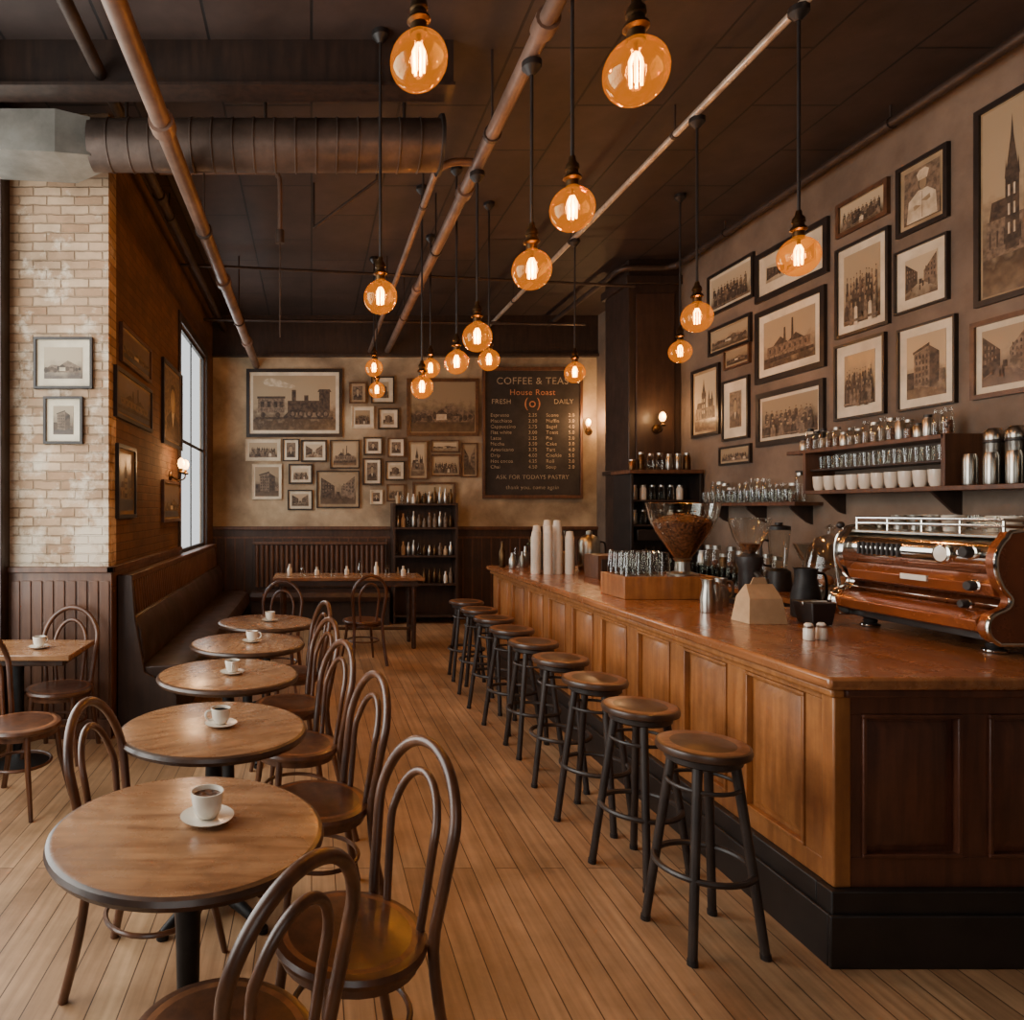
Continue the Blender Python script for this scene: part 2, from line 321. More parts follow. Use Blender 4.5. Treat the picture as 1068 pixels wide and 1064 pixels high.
# ---------------------------------------------------------------- ceiling services
def pipe(name,pts,r,mat,collars=(),hang=()):
    b=MB(); b.tube(pts,r,mat,12)
    for c in collars:
        p,ax=c; v=Vector(ax)*.05; b.cyl(Vector(p)-v,Vector(p)+v,r*1.35,None,mat,14)
    for h in hang:
        b.cyl((h[0],h[1],h[2]),(h[0],h[1],CZ),.008,None,'pipedark',6)
        b.lathe([(r*1.25,-.015),(r*1.25,.015)],h,'pipedark',12,axis=(0,1,0))
    return b.obj(name)
pipe('ceiling_pipe',[(-.82,YF,3.76),(-.82,YB,3.76)],.052,'pipe',[((-.82,y,3.76),(0,1,0)) for y in(1.5,3.9,6.6,9)],[(-.82,y,3.76) for y in(2.6,5.4,8)])
pipe('ceiling_pipe',[(-1.28,YF,4.28),(-1.28,YB,4.28)],.04,'pipedark',[((-1.28,y,4.28),(0,1,0)) for y in(3,6)],[(-1.28,y,4.28) for y in(3.4,6.4)])
pipe('ceiling_pipe',[(1.12,YF,3.97),(1.12,YB,3.97)],.045,'pipe',[((1.12,y,3.97),(0,1,0)) for y in(2,3.4,5.2,7.5)],[(1.12,y,3.97) for y in(2.6,4.4,6.4,8.6)])
pipe('ceiling_pipe',smooth_path([(.85,YB-.1,3.95),(.85,6,3.95),(.85,5.0,3.95),(.86,4.85,3.96),(.95,4.78,3.98),(1.08,4.78,3.98)],4),.026,'pipe',[],[(.85,y,3.95) for y in(5.4,8)])
pipe('ceiling_conduit',[(2.56,YF,4.28),(2.56,YB,4.28)],.024,'conduit',[],[(2.56,y,4.28) for y in(3,5,7,9)])
pipe('ceiling_conduit',smooth_path([(4.08,YF,4.36),(4.08,4,4.36),(4.08,7.6,4.36),(4.06,7.9,4.36),(3.95,8.0,4.36),(3.6,8.0,4.36),(3.5,8.1,4.36),(3.5,8.4,4.36),(3.5,YB,4.36)],3),.035,'pipedark',[],[(4.08,y,4.36) for y in(3,5,7)])
pipe('ceiling_conduit',[(XL,7.9,4.36),(3.6,7.9,4.12)],.016,'pipedark')
pipe('ceiling_conduit',[(XL,9.6,4.2),(3.7,9.6,4.14)],.022,'pipedark')
pipe('ceiling_conduit',smooth_path([(-1.2,5.6,4.3),(-.35,5.6,4.3),(-.27,5.6,4.27),(-.25,5.6,4.2),(-.25,5.6,3.8)],3),.018,'pipe')
b=MB(); b.cyl((-.25,5.6,3.84),(-.25,5.6,3.74),.035,None,'pipedark'); b.cyl((-.25,5.6,3.74),(-.25,5.6,3.0),.006,None,'pipedark',6); b.obj('ceiling_cable')
b=MB(); b.cyl((.02,6.2,4.1),(.55,6.0,4.42),.014,None,'pipedark',8); b.cyl((.02,6.2,4.1),(.02,6.2,CZ),.01,None,'pipedark',8); b.cyl((.55,6.0,4.42),(.55,6.0,CZ),.01,None,'pipedark',8); b.obj('pipe_brace')
b=MB(); r=.16; prof=[]
L0,L1=-1.42,.83; n=17
for i in range(n+1):
    x=i*(L1-L0)/n
    prof+= [(r,x+.001),(r,x+(L1-L0)/n-.012),(r+.007,x+(L1-L0)/n-.009),(r+.007,x+(L1-L0)/n-.003)]if i<n else [(r,x)]
b.lathe(prof,(L0,4.6,4.0),'duct',32,axis=(1,0,0))
b.lathe([(.185,0),(.185,.02)],(L1-.01,4.6,4.0),'black',32,axis=(1,0,0))
b.hexa([(XN,4.42,3.9),(XN,4.85,3.9),(XN,4.85,4.14),(XN,4.42,4.14)],[(-1.6,4.42,3.87),(-1.6,4.85,3.87),(-1.6,4.85,4.14),(-1.6,4.42,4.14)],'ductlit')
b.hexa([(-1.6,4.42,3.87),(-1.6,4.85,3.87),(-1.6,4.85,4.14),(-1.6,4.42,4.14)],[(-1.40,4.48,3.88),(-1.40,4.72,3.88),(-1.40,4.72,4.12),(-1.40,4.48,4.12)],'ductlit')
for x in(-1.2,-.3,.6): b.cyl((x,4.6,4.12),(x,4.6,CZ-.002),.012,None,'pipedark',8)
b.obj('air_duct')
b=MB(); b.box(XN,.86,4.30,4.36,4.20,CZ-.001,'dark'); b.box(XN,.86,4.24,4.42,4.18,4.20,'dark'); b.obj('ceiling_beam')

# ---------------------------------------------------------------- pendants
bulbs=[(.373,2.47,3.21,CZ),(1.024,2.24,3.03,CZ),(1.183,3.22,3.01,CZ),(1.12,3.61,2.865,3.92),(.41,4.23,2.91,CZ),(2.54,3.7,2.965,4.26),
(1.12,4.8,2.81,3.92),(2.58,4.75,2.93,4.26),(3.34,6.43,3.07,CZ),(1.21,5.92,2.87,CZ),(1.65,6.6,3.03,CZ),(1.24,7.4,3.11,CZ),(.975,6.27,2.72,CZ),(.707,8.04,3.24,CZ),(.8,8.7,3.1,CZ),(2.56,6.9,2.97,4.26)]
for i,(x,y,z,t) in enumerate(bulbs):
    root=bpy.data.objects.new('pendant_light',None); scene.collection.objects.link(root); root.location=(x,y,z)
    b=MB(); h=t-z
    b.cyl((0,0,.2),(0,0,h),.0085,None,'black',8)
    b.lathe([(.0001,h),(.05,h),(.05,h-.03),(.015,h-.07),(.0001,h-.07)],(0,0,0),'black',16)
    b.lathe([(.0001,.235),(.014,.235),(.018,.21),(.030,.195),(.032,.175),(.026,.17),(.028,.155),(.039,.145),(.041,.135),(.028,.125),(.028,.088),(.0001,.088)],(0,0,0),'brass',20)
    b.obj('socket_and_cord',parent=root)
    g=MB(); pr=[(.028,.10)]
    for k in range(0,15):
        a=math.radians(22)+(pi-math.radians(22))*k/14
        pr.append((max(.1*math.sin(a),1e-4),.1*math.cos(a)-.003))
    g.olathe(pr,(0,0,0),'bulb',24); g.obj('bulb_glass',parent=root)
    f=MB(); 
    for k in range(6):
        a=k*pi/3; c,s_=math.cos(a),math.sin(a)
        f.tube([(c*.008,s_*.008,.055),(c*.020,s_*.020,.03),(c*.018,s_*.018,-.045)],.0045,'fil',6)
    f.cyl((0,0,.05),(0,0,.09),.008,None,'brass',8)
    f.obj('filament',parent=root)
    l=bpy.data.lights.new('bulb_glow','POINT'); l.energy=14.5; l.color=(1,.56,.24); l.shadow_soft_size=.035
    lo=bpy.data.objects.new('bulb_glow',l); scene.collection.objects.link(lo); lo.parent=root; lo.location=(0,0,-.005)

# ---------------------------------------------------------------- sconces
def sconce(loc,rz,arms=(0,),pw=7):
    root=bpy.data.objects.new('wall_sconce',None); scene.collection.objects.link(root); root.location=loc; root.rotation_euler=(0,0,rz)
    b=MB(); b.lathe([(.0001,0),(.055,0),(.05,.015),(.02,.03),(.0001,.03)],(0,0,0),'brass',20,axis=(0,-1,0))
    for a in arms:
        b.tube(smooth_path([(0,-.02,0),(a*.5,-.08,-.04),(a,-.13,-.02),(a,-.14,.03)],4),.008,'brass',8)
        b.lathe([(.0001,.02),(.03,.02),(.034,.035),(.016,.05),(.016,.07),(.0001,.07)],(a,-.14,0),'brass',14)
        b.lathe([(.014,.068),(.03,.09),(.038,.12),(.03,.155),(.012,.175),(.0001,.18)],(a,-.14,0),'lamp',16)
        l=bpy.data.lights.new('sconce_glow','POINT'); l.energy=pw; l.color=(1,.55,.24); l.shadow_soft_size=.05
        lo=bpy.data.objects.new('sconce_glow',l); scene.collection.objects.link(lo); lo.parent=root; lo.location=(a,-.2,.14)
    b.obj('sconce_body',parent=root)
sconce((XL,7.3,1.98),pi/2,(-.12,.12),9)
sconce((4.1,YB,2.78),0,(-.06,),26)
sconce((XR,9.7,2.68),-pi/2,(0,),24)
sconce((3.93,8.085,2.55),0,(0,),8)

# ---------------------------------------------------------------- pictures
def ell(cx,cy,rx,ry,n=12): return [(cx+rx*math.cos(2*pi*i/n),cy+ry*math.sin(2*pi*i/n)) for i in range(n)]
def rect(a,b_,c,d): return [(a,c),(b_,c),(b_,d),(a,d)]
def art(kind,rn):
    o=[]; U=rn.uniform
    if kind=='train':
        o.append((rect(.03,.97,.2,.24),'s0')); o.append((rect(.42,.9,.32,.54),'s0')); o.append((rect(.8,.93,.32,.7),'s0')); o.append(([(.78,.7),(.95,.7),(.93,.75),(.8,.75)],'s0'))
        o.append((rect(.47,.52,.54,.74),'s0')); o.append((rect(.62,.67,.54,.64),'s0')); o.append(([(.36,.24),(.44,.24),(.44,.36)],'s0'))
        for x in(.48,.58,.68,.8,.88): o.append((ell(x,.3,.042,.075),'s0')); o.append((ell(x,.3,.022,.04),'s1'))
        o.append((rect(.06,.38,.32,.58),'s1')); o.append((rect(.05,.39,.58,.62),'s0'))
        for x in(.12,.3): o.append((ell(x,.28,.03,.05),'s0'))
        for x in(.09,.17,.25,.32): o.append((rect(x,x+.045,.42,.53),'s0'))
        for k in range(5): o.append((ell(.46-.06*k,.8+.02*k,.05+.012*k,.035+.01*k),'s2'))
    elif kind=='factory':
        o.append((rect(.08,.92,.25,.44),'s1')); o.append(([(.2,.44),(.5,.44),(.35,.6)],'s0')); o.append(([(.5,.44),(.8,.44),(.65,.58)],'s0'))
        o.append(([(.56,.46),(.61,.46),(.6,.9),(.57,.9)],'s0')); o.append(([(.41,.46),(.46,.46),(.45,.76),(.42,.76)],'s0'))
        for i in range(8): o.append((rect(.12+i*.1,.155+i*.1,.3,.38),'s0'))
        o.append(([(0.02,.1),(.98,.16),(.98,.22),(.02,.2)],'s0'))
        for i in range(6): x=U(.1,.9); o.append((rect(x,x+.018,.14,.25),'s0'))
    elif kind=='church':
        o.append((rect(.06,.95,.2,.40),'s1')); o.append(([(.1,.4),(.5,.4),(.46,.5),(.14,.5)],'s0')); o.append((rect(.34,.54,.22,.6),'s0')); o.append(([(.34,.6),(.54,.6),(.46,.82),(.44,.93),(.42,.82)],'s0'))
        for x in(.34,.52): o.append(([(x-.01,.6),(x+.03,.6),(x+.01,.7)],'s0'))
        o.append((rect(.64,.88,.40,.53),'s0')); o.append(([(.65,.53),(.73,.53),(.69,.7)],'s0')); o.append(([(.79,.53),(.87,.53),(.83,.66)],'s0'))
        for i in range(8): o.append((rect(.1+i*.11,.13+i*.11,.25,.34),'s0'))
        for i in range(2):
            for j in range(3): o.append((rect(.38+i*.08,.41+i*.08,.3+j*.1,.36+j*.1),'s2'))
    elif kind=='building':
        o.append(([(.2,.2),(.6,.14),(.6,.8),(.2,.7)],'s1')); o.append(([(.6,.14),(.84,.22),(.84,.68),(.6,.8)],'s0')); o.append(([(.17,.7),(.6,.8),(.6,.85),(.17,.74)],'s0'))
        for i in range(4):
            for j in range(5): x=.24+i*.09; y=.24+j*.095; o.append((rect(x,x+.045,y,y+.055),'s0'))
        o.append((rect(.02,.2,.15,.42),'s0')); o.append((rect(.84,.98,.18,.4),'s1'))
    elif kind=='street':
        o.append(([(.02,.15),(.4,.33),(.4,.62),(.02,.9)],'s0')); o.append(([(.98,.12),(.6,.33),(.6,.6),(.98,.95)],'s1'))
        for i in range(4):
            f=i/4; x=.06+.32*f
            for j in range(3): y=.4+.1*f+j*.13*(1-.5*f); o.append((rect(x,x+.04*(1-.5*f),y,y+.07*(1-.5*f)),'s1'))
            x=.94-.32*f-.04
            for j in range(3): y=.4+.1*f+j*.14*(1-.5*f); o.append((rect(x,x+.04*(1-.5*f),y,y+.07*(1-.5*f)),'s0'))
        for i in range(5): x=U(.2,.8); y=U(.12,.25); h=U(.1,.16); o.append(([(x-.02,y),(x+.02,y),(x+.012,y+h),(x-.012,y+h)],'s0'))
        o.append((rect(.46,.55,.3,.42),'s0'))
    elif kind=='chef':
        o.append((rect(.02,.98,.02,.98),'s1')); o.append(([(.08,.02),(.92,.02),(.88,.42),(.66,.56),(.4,.56),(.14,.42)],'s2'))
        o.append((ell(.52,.68,.115,.13,16),'s0')); o.append((ell(.53,.67,.1,.115,16),'matd')); o.append(([(.41,.74),(.65,.74),(.70,.88),(.6,.94),(.44,.93),(.36,.86)],'s2'))
        o.append(([(.3,.22),(.74,.34),(.72,.42),(.27,.30)],'matd')); o.append(([(.7,.2),(.3,.33),(.32,.40),(.76,.28)],'s2')); o.append((rect(.51,.525,.05,.52),'s1'))
    elif kind=='portrait':
        o.append((rect(.02,.98,.02,.98),'s1')); o.append(([(.1,.02),(.9,.02),(.86,.3),(.62,.42),(.38,.42),(.14,.3)],'s0')); o.append(([(.42,.42),(.58,.42),(.5,.2)],'s2'))
        o.append((ell(.5,.62,.17,.2,16),'s0')); o.append((ell(.5,.58,.14,.18,16),'matd'))
    elif kind=='crowd':
        for r_ in range(4):
            n=10-r_
            for i in range(n):
                x=.06+(i+.5)*.88/n+U(-.02,.02); y=.66-.12*r_+U(-.03,.03); s=.8+.16*r_
                o.append(([(x-.04*s,y-.3),(x+.04*s,y-.3),(x+.036*s,y-.06),(x,y-.03),(x-.036*s,y-.06)],rn.choice(['s0','s0','s0','s1','s1','s2' if r_==3 else 's0'])))
                o.append((ell(x,y,.016*s,.034*s,8),rn.choice(['s1','matd','matd']))); o.append((ell(x,y+.028*s,.018*s,.014*s,6),'s0'))
        o.append((rect(.02,.98,.02,.06),'s1'))
    elif kind=='hill':
        o.append(([(0.02,.3),(.2,.45),(.4,.4),(.62,.58),(.98,.35),(.98,.2),(.02,.2)],'s1'))
        for i in range(12): o.append((ell(.05+i*.08,.26+U(0,.1),U(.03,.06),U(.05,.11),9),'s0'))
        o.append((rect(.4,.56,.24,.36),'s2')); o.append(([(.38,.36),(.58,.36),(.48,.46)],'s0')); o.append((rect(.66,.76,.22,.32),'s1')); o.append(([(.64,.32),(.78,.32),(.71,.39)],'s0'))
    return o
def picture(w,h,kind,frame='fblack',border=.02,matw=.03,matm='mat',ph=None,loc=(0,0,0),rz=0,seed=0,name='framed_photograph'):
    b=MB(); rn=random.Random(seed)
    W,H=w/2,h/2; d=.03; fb=border
    for (x0,x1,z0,z1) in((-W,W,H-fb,H),(-W,W,-H,-H+fb),(-W,-W+fb,-H+fb,H-fb),(W-fb,W,-H+fb,H-fb)):
        b.box(x0,x1,-d,-.002,z0,z1,frame)
    b.box(-W+fb,W-fb,-.014,-.004,-H+fb,H-fb,matm)
    pw,phh=W-fb-matw,H-fb-matw
    b.box(-pw,pw,-.0165,-.0135,-phh,phh,ph if ph else PH[seed%3])
    y=-.0175
    for poly,m in art(kind,rn):
        pts=[(-pw+p[0]*2*pw,y,-phh+p[1]*2*phh) for p in poly]
        b.add(pts,[tuple(range(len(pts)))],m); y-=.00007
    return b.obj(name,loc,rz)
BK=[(257,357,385,456,'train','fblack',.05,.05,'mat'),(424,499,395,455,'hill','fbrown',.05,.01,'matd'),
(364,382,399,421,'portrait','fbrown',.02,.03,'matd'),(387,411,393,421,'building','fblack',.02,.06,'mat'),(366,390,424,447,'crowd','fwhite',.02,.04,'mat'),(394,416,426,448,'building','fblack',.025,.05,'mat'),
(256,293,458,481,'crowd','fwhite',.015,.04,'mat'),(295,312,458,481,'portrait','fblack',.015,.04,'mat'),(314,341,459,482,'street','fblack',.025,.04,'mat'),(344,375,459,489,'factory','fblack',.02,.03,'matd'),
(263,294,484,521,'building','fwhite',.015,.03,'mat'),(301,326,484,505,'crowd','fblack',.025,.04,'mat'),(300,326,511,532,'street','fblack',.02,.04,'mat'),(330,375,491,530,'street','fblack',.02,.04,'matd'),
(379,399,456,475,'portrait','fblack',.025,.04,'mat'),(404,422,457,477,'portrait','fbrown',.02,.04,'mat'),(378,398,478,506,'portrait','fblack',.025,.04,'mat'),(402,422,481,501,'building','fblack',.02,.04,'mat'),
(386,399,511,526,'portrait','fwhite',.02,.02,'mat'),(403,422,505,523,'crowd','fbrown',.02,.02,'matd'),(425,446,460,500,'church','fbrown',.02,.03,'matd'),(449,480,474,497,'crowd','fbrown',.025,.02,'matd'),
(481,498,462,498,'street','fbrown',.02,.02,'matd'),(449,479,459,472,'hill','fbrown',.02,.02,'matd'),(430,475,503,531,'crowd','fbrown',.03,.02,'matd')]
for i,q in enumerate(BK):
    k=740/YB
    x0,x1,z0,z1=(q[0]-325)/k,(q[1]-325)/k,1.65+(530-q[3])/k,1.65+(530-q[2])/k
    picture(x1-x0,z1-z0,q[4],q[5],q[6],q[7],q[8],None,((x0+x1)/2,YB,(z0+z1)/2),0,i)
def right(pl,pr,tl,bl,kind,fr,bd=.025,mw=.05,mm='mat',ph=None,sd=0):
    yf=XR*740/(pl-325); yn=XR*740/(pr-325); k=XR/(pl-325)
    zt=1.65+(530-tl)*k; zb=1.65+(530-bl)*k
    picture(yf-yn,zt-zb,kind,fr,bd,mw,mm,ph,(XR,(yf+yn)/2,(zt+zb)/2),-pi/2,sd)
RW=[(1020,1112,118,322,'church','fblack',.035,.015,'matd'),(938,992,178,250,'chef','fblack',.03,.03,'matd'),(936,992,265,330,'street','fblack',.015,.07,'mat'),
(939,1000,345,430,'building','fblack',.015,.06,'mat'),(1016,1090,338,418,'street','fbrown',.03,.04,'mat'),(875,929,215,250,'crowd','fbrown',.03,.01,'matd'),
(874,930,262,355,'crowd','fblack',.025,.06,'mat'),(873,926,362,440,'crowd','fblack',.02,.08,'mat'),(790,866,268,318,'street','fblack',.05,.10,'mat'),
(790,863,328,402,'factory','fblack',.05,.07,'mat'),(791,862,412,467,'crowd','fblack',.05,.03,'mat'),(740,788,290,332,'crowd','fblack',.03,.03,'mat'),
(741,785,345,373,'hill','fblack',.03,.02,'matd'),(757,784,366,387,'hill','fbrown',.02,.02,'matd'),(723,752,388,458,'church','fblack',.035,.03,'matd'),
(755,783,399,461,'portrait','fblack',.025,.10,'mat'),(752,785,467,486,'crowd','fblack',.02,.02,'matd')]
for i,q in enumerate(RW): right(*q,None,i+3)
LW=[(124,155,335,376,'hill','fbrown',.025,.02,'matd'),(118,156,380,434,'factory','fblack',.03,.02,'matd'),(120,139,462,541,'church','fblack',.03,.03,'matd'),(168,188,372,462,'portrait','fblack',.04,.02,'matd'),(168,186,500,545,'hill','fbrown',.03,.02,'matd')]
for i,(pl,pr,t,bt,kd,fr,bd,mw,mm) in enumerate(LW):
    yn=1.46*740/(325-pl); yf=1.46*740/(325-pr); k=1.46/(325-pl)
    zt=1.65+(530-t)*k; zb=1.65+(530-bt)*k
    picture(yf-yn,zt-zb,kd,fr,bd,mw,mm,PHD,(XL,(yf+yn)/2,(zt+zb)/2),pi/2,i)
picture(.42,.37,'hill','fblack',.018,.055,'mat',PH[0],(-1.78,YP,2.69),0,1)
picture(.28,.34,'building','fblack',.018,.05,'mat',PH[1],(-1.78,YP,2.28),0,2)

# ---------------------------------------------------------------- chalkboard
root=bpy.data.objects.new('chalkboard_menu',None); scene.collection.objects.link(root); root.location=(3.26,YB,2.76)
b=MB(); W,H=.70,.92
b.box(-W,W,-.025,-.002,-H,H,'board')
for (x0,x1,z0,z1) in((-W-.04,W+.04,H,H+.05),(-W-.04,W+.04,-H-.05,-H),(-W-.04,-W,-H,H),(W,W+.04,-H,H)): b.box(x0,x1,-.05,-.002,z0,z1,'wains')
b.obj('board_and_frame',parent=root,bevel=.004)
def txt(s,x,z,size,mat,al='CENTER'):
    c=bpy.data.curves.new('chalk_lettering','FONT'); c.body=s; c.size=size; c.align_x=al; c.materials.append(M[mat]); c.space_character=1.08
    o=bpy.data.objects.new('chalk_lettering',c); scene.collection.objects.link(o); o.parent=root; o.location=(x,-.028,z); o.rotation_euler=(pi/2,0,0)
txt('COFFEE & TEAS',0,.72,.145,'chalk'); txt('House Roast',0,.56,.12,'chalko'); txt('FRESH',-.46,.43,.10,'chalk'); txt('(o)',0,.38,.2,'chalko'); txt('DAILY',.46,.43,.10,'chalk')
items=['Espresso','Macchiato','Cappuccino','Flat white','Latte','Mocha','Americano','Drip','Hot cocoa','Chai']
for i,t in enumerate(items):
    txt(t,-.62,.24-.085*i,.072,'chalk','LEFT'); txt('%.2f'%(2.25+.25*i),-.06,.24-.085*i,.07,'chalk','LEFT'); txt(['Scone','Muffin','Bagel','Toast','Pie','Cake','Tart','Cookie','Roll','Soup'][i],.2,.24-.085*i,.072,'chalk','LEFT'); txt('%d.0'%(i%4+2),.53,.24-.085*i,.07,'chalk','LEFT')
txt('ASK FOR TODAYS PASTRY',0,-.68,.085,'chalk'); txt('thank you, come again',0,-.83,.08,'chalk')

# ---------------------------------------------------------------- bar counter
def panelled(b,mp,u0,u1,z0,z1,panels,pz0,pz1,mat):
    def bx(a0,a1,d0,d1,w0,w1):
        q=lambda d:[mp(a0,d,w0),mp(a1,d,w0),mp(a1,d,w1),mp(a0,d,w1)]
        b.hexa(q(d0),q(d1),mat)
    bx(u0,u1,-.04,-.02,z0,z1)
    bx(u0,u1,-.02,0,z0,pz0); bx(u0,u1,-.02,0,pz1,z1)
    c=u0
    for (a,e) in panels:
        if a-c>.001: bx(c,a,-.02,0,pz0,pz1)
        c=e
        t=.014
        for (l0,l1,m0,m1) in((a,e,pz0,pz0+t),(a,e,pz1-t,pz1),(a,a+t,pz0+t,pz1-t),(e-t,e,pz0+t,pz1-t)): bx(l0,l1,-.02,.009,m0,m1)
        g=.028; k=.06
        o=[mp(a+g,-.02,pz0+g),mp(e-g,-.02,pz0+g),mp(e-g,-.02,pz1-g),mp(a+g,-.02,pz1-g)]
        i=[mp(a+k,-.004,pz0+k),mp(e-k,-.004,pz0+k),mp(e-k,-.004,pz1-k),mp(a+k,-.004,pz1-k)]
        b.hexa(o,i,mat)
    bx(c,u1,-.02,0,pz0,pz1)
root=bpy.data.objects.new('bar_counter',None); scene.collection.objects.link(root)
FX=1.90; NY=2.58; FY=7.42; BX=3.38; TX=2.85
b=MB(); mpx=lambda u,d,z:(FX-d,u,z)
ps=[(2.73+.515*i,2.73+.515*i+.37) for i in range(9)]
panelled(b,mpx,NY+.04,FY,.27,1.0,ps,.35,.94,'panel')
b.obj('front_panels',parent=root,bevel=.003)
b=MB(); b.box(FX-.004,FX+.06,NY-.004,NY+.06,.27,1.0,'panel'); b.obj('corner_post',parent=root,bevel=.006)
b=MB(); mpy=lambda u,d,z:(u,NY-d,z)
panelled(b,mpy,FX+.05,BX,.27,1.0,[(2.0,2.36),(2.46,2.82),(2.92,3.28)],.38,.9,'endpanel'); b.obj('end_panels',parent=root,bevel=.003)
b=MB(); b.box(FX+.05,BX,NY+.05,4.3,.0,1.0,'dark'); b.box(FX+.05,TX-.03,4.3,FY-.0,0,1.0,'dark'); b.obj('carcass',parent=root)
b=MB()
b.box(FX-.03,BX,NY-.03,NY+.05,0,.27,'black'); b.box(FX-.03,FX+.05,NY+.05,FY,0,.27,'black')
b.box(FX-.045,BX,NY-.045,NY-.03,0,.19,'black'); b.box(FX-.045,FX-.03,NY-.03,FY,0,.19,'black')
b.obj('plinth',parent=root,bevel=.005)
b=MB()
b.prism([(1.84,2.52,1.0),(BX+.02,2.52,1.0),(BX+.02,4.33,1.0),(TX,4.33,1.0),(TX,FY+.06,1.0),(1.84,FY+.06,1.0)],(0,0,.047),'ctop')
b.obj('countertop',parent=root,bevel=.012)
CT=1.047
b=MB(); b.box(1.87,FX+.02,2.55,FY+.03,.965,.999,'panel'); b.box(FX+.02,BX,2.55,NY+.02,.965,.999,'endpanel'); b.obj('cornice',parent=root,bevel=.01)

# ---------------------------------------------------------------- bar stools
b=MB()
b.lathe([(.0001,.715),(.15,.715),(.164,.722),(.167,.735),(.163,.748),(.155,.751)],(0,0,0),'tableedge',36)
b.lathe([(.156,.7505),(.150,.753),(.08,.749),(.0001,.748)],(0,0,0),'stoolseat',36)
b.lathe([(.0001,.68),(.12,.68),(.135,.69),(.135,.716),(.0001,.716)],(0,0,0),'stoolleg',28)
for k in range(4):
    a=pi/4+k*pi/2; c,s_=math.cos(a),math.sin(a)
    b.tube([(c*.105,s_*.105,.71),(c*.15,s_*.15,.4),(c*.205,s_*.205,0.004)],[.0185,.017,.0165],'stoolleg',12)
    b.cyl((c*.205,s_*.205,0),(c*.203,s_*.203,.02),.019,None,'black')
for z,rr,t in((.29,.17,.012),(.60,.125,.008)):
    b.tube([(rr*math.cos(2*pi*i/36),rr*math.sin(2*pi*i/36),z) for i in range(36)],t,'stoolleg',8,closed=True)
stool=b.mesh('bar_stool')
for i in range(9):
    place(stool,'bar_stool',(1.5,2.72+.52*i,0),rz=.12+.37*i)

# ---------------------------------------------------------------- round tables
b=MB()
b.lathe([(.0001,.712),(.36,.712),(.378,.718),(.385,.732),(.380,.745),(.368,.75)],(0,0,0),'tableedge',64)
b.lathe([(.369,.7498),(.36,.7515),(.0001,.7515)],(0,0,0),'tabletop',64)
b.lathe([(.0001,.66),(.05,.66),(.09,.70),(.16,.711),(.0001,.7115)],(0,0,0),'iron',24)
b.lathe([(.075,.05),(.055,.09),(.036,.12),(.032,.3),(.036,.5),(.032,.66)],(0,0,0),'iron',20)
for k in range(4):
    a=k*pi/2+.4; c,s_=math.cos(a),math.sin(a)
    b.tube([(c*.02,s_*.02,.085),(c*.1,s_*.1,.075),(c*.22,s_*.22,.04),(c*.27,s_*.27,.018)],[.032,.028,.02,.018],'iron',10)
    b.cyl((c*.27,s_*.27,0),(c*.27,s_*.27,.02),.024,None,'iron',12)
rt=b.mesh('round_table')
tabs=[(-.35,2.01),(-.404,2.93),(-.455,3.87),(-.43,4.76),(-.36,5.64)]
for i,(x,y) in enumerate(tabs): place(rt,'round_table',(x,y,0),rz=.5*i)
b=MB()
b.lathe([(.0001,0),(.035,0),(.045,.004),(.068,.012),(.07,.015),(.045,.010),(.0001,.008)],(0,0,0),'white',28)
b.lathe([(.022,.010),(.026,.013),(.036,.03),(.041,.055),(.043,.078),(.040,.078),(.038,.055),(.03,.028),(.0001,.02)],(0,0,0),'white',28)
b.lathe([(.0001,.066),(.0385,.066)],(0,0,0),'beans',20)
b.tube(smooth_path([(.04,0,.068),(.062,0,.066),(.066,0,.045),(.05,0,.028),(.036,0,.03)],4),.0045,'white',8)
cup=b.mesh('coffee_cup')
for i,(x,y) in enumerate([(-.30,2.04),(-.375,2.93),(-.43,3.85),(-.40,4.76),(-.33,5.64)]):
    place(cup,'coffee_cup',(x,y,.7522),rz=2.2+1.3*i,scale=1.1 if i==0 else .95)

# ---------------------------------------------------------------- bentwood chairs
b=MB(); SR=.215
b.lathe([(.0001,.425),(SR-.02,.425),(SR,.432),(SR+.004,.445),(SR-.002,.458),(SR-.02,.462)],(0,0,0),'chair',40)
b.lathe([(SR-.019,.4615),(SR-.03,.463),(.12,.457),(.0001,.454)],(0,0,0),'seat',40)
b.lathe([(SR-.04,.40),(SR-.018,.40),(SR-.018,.426),(SR-.04,.426)],(0,0,0),'chair',32)
for x,y in [(.13,.135),(-.13,.135)]:
    b.tube([(x,y,.43),(x*1.12,y*1.12,.25),(x*1.4,y*1.45,0)],[.0175,.0155,.012],'chair',10)
pts=[(-.185,-.25,0),(-.165,-.20,.22),(-.155,-.175,.44),(-.17,-.195,.60)]
for k in range(0,13):
    a=pi-pi*k/12
    pts.append((.188*math.cos(a)*(1 if 0<k<12 else .98),-.215-.055*math.sin(a),.725+.225*math.sin(a)))
pts+=[(.17,-.195,.60),(.155,-.175,.44),(.165,-.20,.22),(.185,-.25,0)]
b.tube(smooth_path(pts,3),.0165,'chair',12)
pts=[(-.085,-.178,.445),(-.098,-.195,.58)]
for k in range(0,11):
    a=pi-pi*k/10
    pts.append((.108*math.cos(a),-.21-.045*math.sin(a),.70+.165*math.sin(a)))
pts+=[(.098,-.195,.58),(.085,-.178,.445)]
b.tube(smooth_path(pts,3),.0125,'chair',10)
rr=.165
b.tube([(rr*math.cos(2*pi*i/32),rr*math.sin(2*pi*i/32)-.005,.24) for i in range(32)],.009,'chair',8,closed=True)
chair=b.mesh('bentwood_chair')
def putchair(x,y,bx,by): place(chair,'bentwood_chair',(x,y,0),rz=math.atan2(bx,-by))
